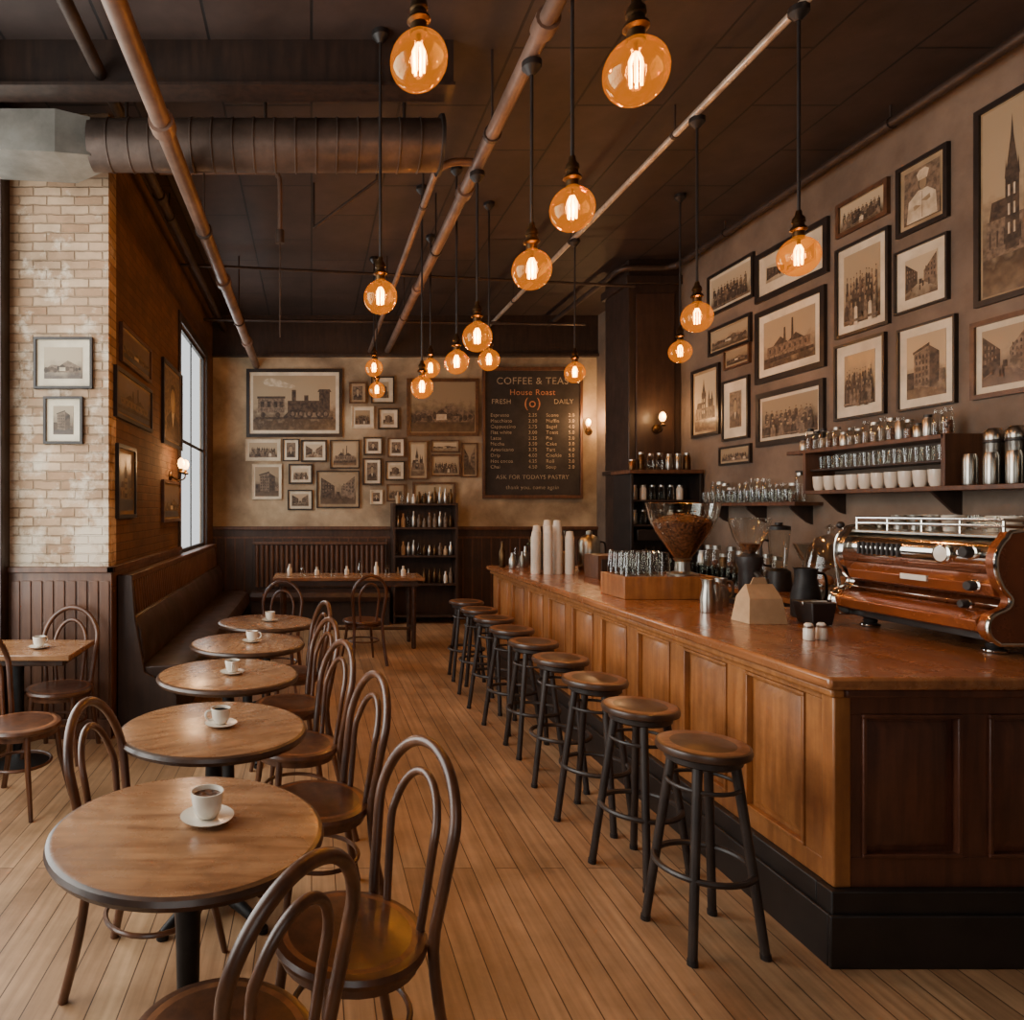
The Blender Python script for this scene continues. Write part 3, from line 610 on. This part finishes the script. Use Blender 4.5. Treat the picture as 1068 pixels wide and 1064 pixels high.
for c in [(.107,2.0,.9,.45),(-.20,1.59,.74,-.67),(.02,2.9,.95,.3),(-.08,3.6,.92,.38),(-.13,4.35,.92,.38),(-.15,5.18,.95,.3),
          (-.55,2.5,-1,.2),(-1.68,4.73,.0,1),(-1.62,3.95,-1,.25),(-.3,6.5,.1,1),(.55,7.6,.25,-1)]: putchair(*c)

# ---------------------------------------------------------------- left dining table
b=MB(); b.box(-2.12,-1.48,4.33,4.85,.715,.75,'tabletop'); b.box(-2.06,-1.54,4.39,4.79,.67,.715,'tableedge')
b.cyl((-1.9,4.6,.05),(-1.9,4.6,.67),.035,None,'iron',16); b.lathe([(.2,0),(.2,.015),(.06,.05),(.035,.07)],(-1.9,4.6,0),'iron',28)
b.obj('square_table',bevel=.006)
place(cup,'coffee_cup',(-1.75,4.56,.751),rz=1,scale=.95)
b=MB(); b.box(-.45,1.32,8.25,8.85,.80,.84,'tabletop'); b.box(-.38,1.25,8.3,8.8,.73,.80,'tableedge')
for x in(-.34,1.2):
    for y in(8.34,8.76): b.cyl((x,y,0),(x,y,.74),.026,.034,'tableedge',12)
b.cyl((-.34,8.55,.2),(1.2,8.55,.2),.018,None,'tableedge',10)
for x in(-.34,1.2): b.cyl((x,8.34,.2),(x,8.76,.2),.018,None,'tableedge',10)
b.obj('long_table',bevel=.006)
b=MB()
for i in range(9):
    x=-.25+i*.17+random.uniform(-.03,.03); y=8.5+random.uniform(-.1,.1); h=random.uniform(.10,.17)
    b.lathe([(.02,0),(.028,.005),(.03,h*.6),(.014,h*.75),(.014,h)],(x,y,.841),'glass' if i%2 else 'white',12)
b.obj('condiment_bottles')

# ---------------------------------------------------------------- booth benches
b=MB()
sx=XL+.03; y0,y1=5.25,10.0
b.box(sx,sx+.42,y0+.03,y1,0,.30,'dark')
prof=[(sx+.06,.29),(sx+.46,.26),(sx+.53,.27),(sx+.56,.33),(sx+.555,.41),(sx+.52,.465),(sx+.44,.49),(sx+.25,.48),(sx+.06,.46)]
b.prism([(p[0],y0,p[1]) for p in prof],(0,y1-y0,0),'leather')
back_=[(sx,.45),(sx+.16,.45),(sx+.19,.55),(sx+.17,.75),(sx+.12,.84),(sx,.86)]
b.prism([(p[0],y0,p[1]) for p in back_],(0,y1-y0,0),'leather')
b.box(sx,sx+.05,y0,y1,.86,1.12,'wains')
b.box(sx,sx+.09,y0,y1,1.1,1.15,'wains')
n=60
for i in range(n):
    y=y0+.03+i*(y1-y0-.06)/n; w=(y1-y0-.06)/n*.6
    b.hexa([(sx+.05,y,.8),(sx+.05,y+w,.8),(sx+.05,y+w,1.1),(sx+.05,y,1.1)],[(sx+.10,y,.8),(sx+.10,y+w,.8),(sx+.075,y+w,1.1),(sx+.075,y,1.1)],'wains')
b.prism([(sx,y0-.03,0),(sx+.44,y0-.03,0),(sx+.44,y0-.03,.27),(sx+.36,y0-.03,.36),(sx+.2,y0-.03,.44),(sx+.13,y0-.03,.85),(sx+.11,y0-.03,1.16),(sx,y0-.03,1.16)],(0,.03,0),'darkpanel')
b.obj('booth_bench',bevel=.008)
b=MB(); x0,x1=-.86,1.1; yb=YB-.07
b.box(x0,x1,yb-.42,yb,0,.34,'dark')
b.prism([(x0,p[0],p[1]) for p in [(yb-.48,.34),(yb-.5,.40),(yb-.46,.46),(yb-.1,.47),(yb-.1,.34)]],(x1-x0,0,0),'leather')
b.box(x0,x1,yb-.08,yb,.45,1.12,'dark'); b.box(x0,x1,yb-.12,yb,1.12,1.16,'wains')
for i in range(26):
    x=x0+.03+i*(x1-x0-.06)/26; b.cyl((x+.035,yb-.085,.5),(x+.035,yb-.085,1.11),.028,None,'wains',10)
b.obj('booth_bench',bevel=.005)

# ---------------------------------------------------------------- display shelf at back wall
b=MB(); x0,x1,yb,yf=1.16,2.08,YB-.07,YB-.42
for x in(x0,x1-.03): b.box(x,x+.03,yf,yb,0,1.72,'darkpanel')
for z in(.1,.55,.95,1.35,1.69): b.box(x0+.03,x1-.03,yf,yb,z,z+.025,'darkpanel')
b.box(x0+.03,x1-.03,yb-.01,yb,.1,1.7,'darkpanel'); b.obj('bottle_shelf')
b=MB()
for z in(.576,.976,1.376,1.716):
    for i in range(11):
        x=x0+.08+i*.076; h=random.uniform(.12,.25)
        b.lathe([(.026,0),(.03,.01),(.03,h*.6),(.012,h*.78),(.012,h),(.0001,h)],(x,yf+.12,z),random.choice(['glass','white','steel','brass','kraft','s1']),12)
b.obj('shelf_bottles')

# ---------------------------------------------------------------- wall shelves (right)
def shelf(name,y0,y1,z,w=.24,t=.03,br=3):
    b=MB(); b.box(XR-w,XR,y0,y1,z-t,z,'wains')
    for i in range(br):
        y=y0+.12+(y1-y0-.24)*i/max(br-1,1)
        b.prism([(XR,y,z-t),(XR-w*.8,y,z-t),(XR-w*.75,y,z-t-.03),(XR-.05,y,z-t-.14),(XR,y,z-t-.16)],(0,.025,0),'dark')
    return b.obj(name,bevel=.003)
shelf('wall_shelf',5.85,7.3,1.70)
b=MB(); b.box(XR-.24,XR,3.0,5.75,1.76,1.79,'wains'); b.box(XR-.24,XR,4.47,5.95,2.09,2.12,'wains'); b.box(XR-.2,XR,4.5,5.9,1.945,1.96,'dark')
b.box(XR-.24,XR,4.46,4.49,1.79,2.12,'wains'); b.box(XR-.24,XR,5.72,5.75,1.79,2.09,'wains')
for y in(3.4,4.6,5.6): b.prism([(XR,y,1.76),(XR-.2,y,1.76),(XR-.05,y,1.62),(XR,y,1.6)],(0,.025,0),'dark')
b.obj('wall_shelf',bevel=.003)
def tumbler(b,x,y,z,r,h,mat='glass',n=12): b.olathe([(.0001,.003),(r*.75,.003),(r,h),(r*.93,h),(r*.7,.01),(.0001,.01)],(x,y,z),mat,n)
def jar(b,x,y,z,r,h,mat='glass',lid='steel',fill=None):
    b.lathe([(r*.9,0),(r,.01),(r,h*.75),(r*.75,h*.85),(r*.75,h*.88)],(x,y,z),mat,14); b.lathe([(r*.8,h*.88),(r*.8,h),(.0001,h)],(x,y,z),lid,14)
    if fill: b.lathe([(r*.85,.008),(r*.88,h*.55),(.0001,h*.56)],(x,y,z),fill,12)
b=MB()
for i in range(15):
    y=5.95+i*.09; jar(b,XR-.12,y,1.701,.04,random.uniform(.14,.26),lid=random.choice(['steel','glass','glass']),fill=random.choice([None,None,'beans']))
    tumbler(b,XR-.20,y+.04,1.701,.03,.11)
b.obj('glass_jars')
b=MB()
for i in range(19):
    y=4.56+i*.074; jar(b,XR-.13,y,2.121,.031,random.uniform(.09,.18),lid=random.choice(['steel','black','glass']),fill=random.choice(['beans','beans','s1',None]),mat=random.choice(['glass','steel','glass']))
b.obj('spice_jars')
b=MB()
for i in range(14): tumbler(b,XR-.13,4.6+i*.09,1.961,.03,.10)
b.obj('drinking_glasses')
b=MB()
for i in range(10):
    y=4.6+i*.118; b.lathe([(.030,0),(.040,.03),(.045,.11),(.042,.11),(.037,.03),(.0001,.012)],(XR-.17,y,1.791),'white',16)
b.obj('white_mugs')
b=MB()
for i in range(7):
    y=3.45+i*.137
    b.lathe([(.046,0),(.049,.01),(.049,.26),(.051,.265),(.051,.31),(.03,.34),(.0001,.34)],(XR-.11,y,1.791),'steel',18)
    b.lathe([(.050,.25),(.0525,.255),(.0525,.268),(.051,.27)],(XR-.11,y,1.791),'black',18)
    b.lathe([(.036,0),(.038,.01),(.038,.16),(.03,.19),(.0001,.19)],(XR-.2,y+.06,1.791),'steel',16)
b.obj('steel_canisters')
# ---------------------------------------------------------------- back bar
b=MB(); b.box(3.62,XR-.02,3.0,7.55,0,.93,'dark'); b.box(3.58,XR-.02,2.98,7.55,.93,.97,'ctop')
for i in range(8):
    y=3.06+i*.56; b.box(3.6,3.62,y,y+.5,.12,.86,'wains'); b.sph((3.59,y+.44,.6),.014,'brass',10,6)
b.obj('back_bar_cabinet',bevel=.004)
b=MB(); X0,X1,Y0,Y1=3.42,XR-.03,7.6,8.04
b.box(X0,X0+.03,Y0,Y1,0,2.02,'black'); b.box(X1-.03,X1,Y0,Y1,0,2.02,'black'); b.box(X0+.03,X1-.03,Y1-.02,Y1,0,2.02,'black')
b.box(X0+.03,X1-.03,Y0,Y1-.02,.0,1.02,'dark'); 
for z in(1.45,1.72): b.box(X0+.03,X1-.03,Y0+.03,Y1-.02,z,z+.02,'dark')
b.box(X0-.03,X1+.0,Y0-.03,Y1,2.02,2.06,'wains'); b.obj('storage_hutch',bevel=.004)
b=MB()
for i in range(7): jar(b,3.5+i*.1,7.75,2.061,.038,random.uniform(.1,.2),mat=random.choice(['steel','glass','brass']))
for z in(1.471,1.741):
    for i in range(6): jar(b,3.52+i*.1,7.75,z,.035,.16,mat=random.choice(['steel','glass','white']))
b.obj('hutch_jars')
b=MB(); b.box(3.5,3.85,7.62,7.9,1.021,1.06,'black'); b.box(3.5,3.85,7.8,7.9,1.06,1.34,'black'); b.box(3.5,3.85,7.62,7.9,1.3,1.42,'black')
b.lathe([(.06,0),(.075,.02),(.08,.10),(.05,.16),(.055,.18)],(3.67,7.7,1.06),'glass',16); b.lathe([(.058,.003),(.07,.02),(.072,.08),(.0001,.082)],(3.67,7.7,1.06),'beans',16)
b.obj('filter_coffee_brewer',bevel=.006)
b=MB()
def bowl(b,x,y,z,r,h): b.olathe([(.0001,.004),(r*.4,.004),(r*.75,h*.35),(r,h),(r*.97,h),(r*.7,h*.35),(.0001,.012)],(x,y,z),'glass',24)
bowl(b,3.85,4.85,.971,.17,.2); b.lathe([(.0001,0),(.08,0),(.05,.03),(.018,.05),(.018,.2),(.06,.23),(.0001,.23)],(3.85,5.35,.971),'steel',18); bowl(b,3.85,5.35,1.2,.19,.18)
b.obj('glass_bowls')
def blender(x,y,z,rh):
    b=MB()
    b.lathe([(.0001,0),(.10,0),(.10,.02),(.085,.16),(.06,.18),(.0001,.18)],(x,y,z),'black',20); b.lathe([(.02,0),(.02,.02),(.0001,.02)],(x-.09,y,z+.08),'steel',12,axis=(-1,0,0))
    b.lathe([(.05,.18),(.06,.2),(.085,.44+rh),(.09,.45+rh)],(x,y,z),'glass',20); b.lathe([(.085,.45+rh),(.085,.48+rh),(.03,.49+rh),(.03,.51+rh),(.0001,.51+rh)],(x,y,z),'black',18)
    b.tube(smooth_path([(x-.085,y,z+.41),(x-.14,y,z+.40),(x-.14,y,z+.23),(x-.065,y,z+.2)],4),.010,'black',8)
    b.obj('blender_jug')
blender(3.82,4.45,.971,0); blender(3.85,5.85,.971,.05)
b=MB()
for i in range(16):
    for j in range(2):
        x=3.68+j*.1; y=6.05+i*.085; tumbler(b,x,y,.971,.035,random.uniform(.1,.16))
for i in range(10):
    y=6.1+i*.13; jar(b,4.0,y,.971,.05,random.uniform(.2,.34),mat=random.choice(['glass','steel','brass','glass']),fill=random.choice(['beans',None]))
b.obj('barware_glasses')

# ---------------------------------------------------------------- espresso machine
root=bpy.data.objects.new('espresso_machine',None); scene.collection.objects.link(root); root.location=(.07,0,0)
ya,yb_=2.90,3.68; L=yb_-ya
def px(pts,y,l): return [(p[0],y,p[1]) for p in pts],(0,l,0)
b=MB()
p,v=px([(2.72,1.10),(2.72,1.13),(3.36,1.13),(3.36,1.10)],ya,L); b.prism(p,v,'black')
p,v=px([(2.70,1.13),(2.655,1.145),(2.64,1.19),(2.68,1.22),(3.36,1.22),(3.36,1.13)],ya,L); b.prism(p,v,'copper')
p,v=px([(2.80,1.22),(2.76,1.245),(2.80,1.27),(3.30,1.27),(3.30,1.22)],ya,L); b.prism(p,v,'chrome')
p,v=px([(2.78,1.27),(2.72,1.29),(2.705,1.335),(2.74,1.375),(3.30,1.375),(3.30,1.27)],ya,L); b.prism(p,v,'copper')
arc=[(2.76,1.375)]+[(2.80-.09*math.cos(a),1.45+.075*math.sin(a)) for a in [(-.9+i*.33) for i in range(8)]]+[(3.3,1.53),(3.3,1.375)]
p,v=px(arc,ya,L); b.prism(p,v,'chrome')
b.box(2.74,3.3,ya,yb_,1.525,1.54,'steel')
b.obj('body',parent=root,bevel=.004)
b=MB()
side=[(2.70,1.10),(2.665,1.125),(2.65,1.17),(2.67,1.215),(2.73,1.245),(2.745,1.285),(2.71,1.33),(2.685,1.40),(2.69,1.47),(2.73,1.53),(2.80,1.56),(3.30,1.56),(3.38,1.52),(3.40,1.45),(3.38,1.35),(3.37,1.2),(3.38,1.10)]
sp=[(v_.x,v_.z) for v_ in smooth_path([(q[0],0,q[1]) for q in side],3)]
for y,mt in((ya-.045,'copper'),(yb_,'chrome')):
    p,v=px(sp,y,.045); b.prism(p,v,mt)
    b.tube([(q[0],y+(0 if y<ya else .045),q[1]) for q in sp],.009,'chrome',8,closed=True)
b.obj('side_panels',parent=root)
b=MB()
for (x,y) in((2.78,2.96),(3.28,2.96),(2.78,3.62),(3.28,3.62)):
    b.lathe([(.040,0),(.042,.012),(.026,.018),(.032,.03),(.026,.038),(.034,.048),(.028,.06)],(x,y,CT+.001),'black' ,20)
    b.lathe([(.043,.004),(.0445,.008),(.043,.012)],(x,y,CT+.001),'chrome',20)
b.obj('feet',parent=root)
b=MB()
for z in(1.575,1.600): b.tube([(2.76,ya,z),(2.76,yb_,z),(3.3,yb_,z),(3.3,ya,z)],.008,'chrome',8,closed=True)
for (x,y) in[(2.76,ya+i*L/4) for i in range(5)]+[(3.3,ya+i*L/4) for i in range(5)]: b.cyl((x,y,1.535),(x,y,1.60),.006,None,'chrome',8)
for z,y,r in((1.465,2.99,.026),(1.325,2.97,.022),(1.245,3.0,.018)):
    b.lathe([(.0001,.05),(r*.8,.05),(r,.042),(r,.02),(r*.5,.012),(r*.5,0)],(2.72,y,z),'black',20,axis=(-1,0,0)); b.lathe([(r*1.2,0),(r*1.25,.012),(r*1.0,.016)],(2.715,y,z),'chrome',20,axis=(-1,0,0))
b.lathe([(.045,0),(.045,.018),(.038,.022),(.0001,.022)],(2.715,3.12,1.45),'chrome',24,axis=(-1,0,0)); b.lathe([(.034,.0225),(.0001,.0235)],(2.715,3.12,1.45),'white',24,axis=(-1,0,0))
b.box(2.700,2.712,3.2,3.34,1.32,1.345,'white')
for i in range(9): b.box(2.705,2.715,3.36+i*.03,3.372+i*.03,1.42,1.48,'black')
for y in(3.08,3.29,3.5):
    b.lathe([(.05,0),(.05,.04),(.035,.05),(.035,.08)],(3.40,y,1.32),'chrome',18); b.cyl((3.3,y,1.39),(3.42,y,1.37),.03,None,'chrome'); b.cyl((3.44,y,1.32),(3.60,y,1.30),.014,.018,'black')
for y in(2.94,3.64): b.tube(smooth_path([(3.36,y,1.42),(3.46,y,1.43),(3.48,y,1.3),(3.47,y,1.13)],4),.007,'chrome',8)
b.tube(smooth_path([(2.78,yb_+.045,1.5),(2.74,yb_+.09,1.52),(2.72,yb_+.10,1.42),(2.74,yb_+.09,1.2)],4),.009,'chrome',8); b.sph((2.74,yb_+.09,1.56),.02,'black',12,8); b.cyl((2.76,yb_+.04,1.5),(2.74,yb_+.09,1.56),.006,None,'chrome',8)
b.obj('fittings',parent=root)
b=MB()
for i in range(8):
    for j in range(4):
        x=2.84+j*.115; y=ya+.05+i*.093
        if (i*7+j*3)%5==4: continue
        tumbler(b,x,y,1.541,.036,.075,random.choice(['glass','steel','glass','white']),14)
b.obj('warming_cups',parent=root)

# ---------------------------------------------------------------- things on the bar
b=MB(); cx0,cx1=2.06,2.68
b.box(cx0+.01,cx1-.01,4.68,5.05,CT+.001,CT+.015,'panel')
for (a,c,d,e) in((cx0,cx1,4.67,4.69),(cx0,cx1,5.04,5.06),(cx0,cx0+.02,4.69,5.04),(cx1-.02,cx1,4.69,5.04)): b.box(a,c,d,e,CT+.001,CT+.15,'panel')
b.box(cx0+.02,cx1-.02,4.69,5.04,CT+.12,CT+.135,'panel'); b.obj('wooden_crate',bevel=.004)
b=MB()
for i in range(4):
    for j in range(4):
        b.olathe([(.038,0),(.038,.06),(.034,.10),(.03,.17),(.0001,.175)],(2.12+i*.078,4.74+j*.083,CT+.136),'glass',14)
b.obj('upturned_glasses')
b=MB(); hx,hy,hz=2.54,4.86,CT+.136
b.lathe([(.0001,0),(.10,0),(.10,.02),(.05,.035),(.045,.10),(.06,.12),(.0001,.12)],(hx,hy,hz),'steel',24)
b.olathe([(.05,.12),(.09,.18),(.17,.30),(.215,.40),(.235,.50),(.242,.505),(.23,.50),(.21,.40)],(hx,hy,hz),'glass',36)
b.lathe([(.0001,.12),(.045,.125),(.085,.185),(.16,.30),(.19,.37),(.12,.41),(.0001,.425)],(hx,hy,hz),'beans',32)
rn=random.Random(4)
for i in range(110):
    a=rn.uniform(0,2*pi); r=.18*math.sqrt(rn.random()); z=.425-.05*(r/.18)**2
    b.sph((hx+r*math.cos(a),hy+r*math.sin(a),hz+z),.012,rn.choice(['beans','tableedge','seat']),6,4,.7)
b.obj('coffee_bean_hopper')
b=MB(); x0,x1,y0,y1=2.27,2.47,3.68,3.84; c0=CT+.001
b.hexa([(x0,y0,c0),(x1,y0,c0),(x1,y1,c0),(x0,y1,c0)],[(x0+.015,y0+.02,CT+.13),(x1-.015,y0+.02,CT+.13),(x1-.015,y1-.02,CT+.13),(x0+.015,y1-.02,CT+.13)],'kraft')
b.hexa([(x0+.015,y0+.02,CT+.13),(x1-.015,y0+.02,CT+.13),(x1-.015,y1-.02,CT+.13),(x0+.015,y1-.02,CT+.13)],[(x0+.03,y0+.075,CT+.2),(x1-.03,y0+.075,CT+.2),(x1-.03,y1-.075,CT+.2),(x0+.03,y1-.075,CT+.2)],'kraft')
b.prism([(x0+.05,y0+.077,CT+.19),(x1-.05,y0+.077,CT+.19),(x1-.07,y0+.077,CT+.235),(x0+.07,y0+.077,CT+.235)],(0,.006,0),'kraft')
b.obj('takeaway_box')
def pitcher(name,x,y,r,h,mat='steel'):
    b=MB(); b.lathe([(r*.95,0),(r,.01),(r*1.0,h*.45),(r*.72,h*.8),(r*.8,h),(r*.72,h*.98),(r*.66,h*.8),(.0001,h*.5)],(x,y,CT+.001),mat,22)
    b.tube(smooth_path([(x+r*.7,y,CT+h*.9),(x+r*1.5,y,CT+h*.85),(x+r*1.55,y,CT+h*.4),(x+r*.95,y,CT+h*.25)],4),.007,mat,8)
    b.prism([(x-r*.72,y-.018,CT+h*.98),(x-r*1.05,y,CT+h*1.03),(x-r*.72,y+.018,CT+h*.98),(x-r*.7,y,CT+h*.75)],(.004,0,0),mat); b.obj(name)
pitcher('milk_pitcher',2.29,4.10,.042,.19); pitcher('milk_pitcher',2.40,4.22,.04,.16); pitcher('milk_pitcher',2.73,3.92,.072,.27,'iron'); pitcher('milk_pitcher',2.52,4.38,.05,.17)
b=MB(); b.hexa([(2.56,3.62,c0),(2.66,3.62,c0),(2.66,3.74,c0),(2.56,3.74,c0)],[(2.54,3.60,CT+.12),(2.67,3.60,CT+.12),(2.67,3.76,CT+.12),(2.54,3.76,CT+.12)],'black'); b.cyl((2.54,3.68,CT+.11),(2.67,3.68,CT+.11),.014,None,'steel'); b.obj('knock_box',bevel=.006)
b=MB(); gx,gy=2.74,4.42
b.box(gx-.09,gx+.09,gy-.09,gy+.12,c0,CT+.03,'black'); b.lathe([(.07,.03),(.06,.06),(.06,.22),(.075,.26),(.075,.30),(.04,.32)],(gx,gy+.02,CT),'black',22)
b.lathe([(.035,.32),(.09,.42),(.12,.53),(.115,.54),(.0001,.545)],(gx,gy+.02,CT),'glass',22); b.lathe([(.03,.32),(.06,.38),(.0001,.385)],(gx,gy+.02,CT),'beans',18)
b.cyl((gx,gy-.05,CT+.2),(gx-.03,gy-.14,CT+.18),.016,None,'steel'); b.obj('coffee_grinder')
b=MB(); x,y=3.03,4.14
b.lathe([(.0001,0),(.09,0),(.07,.02),(.02,.04),(.02,.12),(.13,.14),(.15,.15),(.0001,.15)],(x,y,c0),'glass',28)
b.olathe([(.135,.152),(.14,.25),(.12,.36),(.07,.43),(.02,.45),(.015,.47),(.03,.49),(.0001,.51)],(x,y,c0),'glass',28)
for k in range(5): b.sph((x+.07*math.cos(k*1.26),y+.07*math.sin(k*1.26),CT+.18),.038,'seat',12,8,.7)
b.obj('cake_dome')
b=MB()
b.lathe([(.021,0),(.023,.004),(.023,.05),(.019,.056),(.019,.07),(.012,.078),(.0001,.079)],(0,0,0),'white',18); b.lathe([(.0195,.055),(.0205,.058),(.0205,.066)],(0,0,0),'steel',18)
sk=b.mesh('salt_shaker')
place(sk,'salt_shaker',(2.27,3.24,c0)); place(sk,'salt_shaker',(2.335,3.25,c0))
b=MB()
for i,(x,y) in enumerate([(2.05,6.5),(2.15,6.45),(2.25,6.5),(2.35,6.46),(2.1,6.62),(2.2,6.62),(2.3,6.62)]):
    h=.34+.05*(i%3)
    for k in range(int(h/.02)): b.lathe([(.038,k*.02),(.043,k*.02+.019),(.04,k*.02+.0195)],(x,y,c0),'paper',14)
    b.lathe([(.04,h-.02),(.03,h+.05),(.0001,h+.055)],(x,y,CT),'paper',14)
b.obj('paper_cup_stacks')
b=MB(); b.box(2.42,2.78,6.0,6.3,c0,CT+.2,'wains'); b.box(2.45,2.75,5.995,6.0,CT+.03,CT+.17,'dark'); b.obj('pastry_box',bevel=.005)
b=MB(); b.lathe([(.11,0),(.12,.01),(.12,.2),(.11,.27),(.07,.32),(.02,.34),(.02,.36),(.03,.38),(.0001,.4)],(2.42,6.85,c0),'glass',24); b.lathe([(.105,.01),(.11,.18),(.0001,.19)],(2.42,6.85,c0),'kraft',20); b.obj('cookie_jar')
b=MB(); b.lathe([(.09,0),(.1,.02),(.1,.28),(.07,.33),(.03,.35),(.03,.38),(.0001,.39)],(2.66,6.8,c0),'steel',24); b.cyl((2.58,6.76,CT+.06),(2.53,6.72,CT+.05),.012,None,'steel'); b.tube(smooth_path([(2.76,6.8,CT+.28),(2.81,6.8,CT+.26),(2.81,6.8,CT+.12),(2.76,6.8,CT+.1)],4),.009,'black',8); b.obj('coffee_urn')
b=MB()
for i,(x,y) in enumerate([(1.98,7.0),(2.06,7.15),(1.95,7.25),(2.14,7.2),(2.2,7.3),(2.3,7.3),(2.42,7.2),(2.55,7.3)]):
    h=.16+.05*(i%3); b.lathe([(.03,0),(.034,.01),(.034,h*.6),(.015,h*.8),(.015,h),(.0001,h)],(x,y,c0),['steel','glass','brass','steel'][i%4],14)
b.obj('syrup_bottles')
b=MB(); b.lathe([(.05,0),(.07,.05),(.055,.14),(.045,.15)],(2.23,6.95,c0),'black',18)
for i in range(26):
    a=rn.uniform(0,2*pi); r=rn.uniform(.03,.11); h=rn.uniform(.2,.36)
    b.tube([(2.23,6.95,CT+.13),(2.23+r*.5*math.cos(a),6.95+r*.5*math.sin(a),CT+h*.8),(2.23+r*math.cos(a),6.95+r*math.sin(a),CT+h)],.003,'leaf',5)
    b.sph((2.23+r*math.cos(a),6.95+r*math.sin(a),CT+h),.014,'leaf',6,5)
b.obj('potted_plant')

# ---------------------------------------------------------------- light
w=bpy.data.worlds.new('World'); scene.world=w; w.use_nodes=True
bg=w.node_tree.nodes['Background']; bg.inputs[0].default_value=(.96,.97,1.0,1); bg.inputs[1].default_value=1.3
def area(name,loc,rot,sx,sy,e,col):
    l=bpy.data.lights.new(name,'AREA'); l.shape='RECTANGLE'; l.size=sx; l.size_y=sy; l.energy=e; l.color=col
    o=bpy.data.objects.new(name,l); scene.collection.objects.link(o); o.location=loc; o.rotation_euler=rot
area('added_front_fill',(XN-.5,3.1,2.5),(0,-pi/2,0),3.4,4.0,290,(1,.97,.92))
area('added_front_fill',(XL-.8,9.2,2.5),(0,-pi/2,0),3.6,4.6,270,(.95,.98,1))
area('added_front_fill',(-.3,YF-.5,2.0),(pi/2,0,0),2.6,2.8,20,(1,.93,.84))  # added fill lamp behind the camera, outside the unseen front opening

# ---------------------------------------------------------------- camera
cam=bpy.data.cameras.new('camera'); co=bpy.data.objects.new('camera',cam); scene.collection.objects.link(co)
co.location=(0,0,1.65); co.rotation_euler=(pi/2,0,0)
cam.sensor_width=36; cam.sensor_fit='HORIZONTAL'; cam.lens=740/1068*36
cam.shift_x=(534-325)/1068; cam.shift_y=-2/1068
cam.clip_start=.02
scene.camera=co
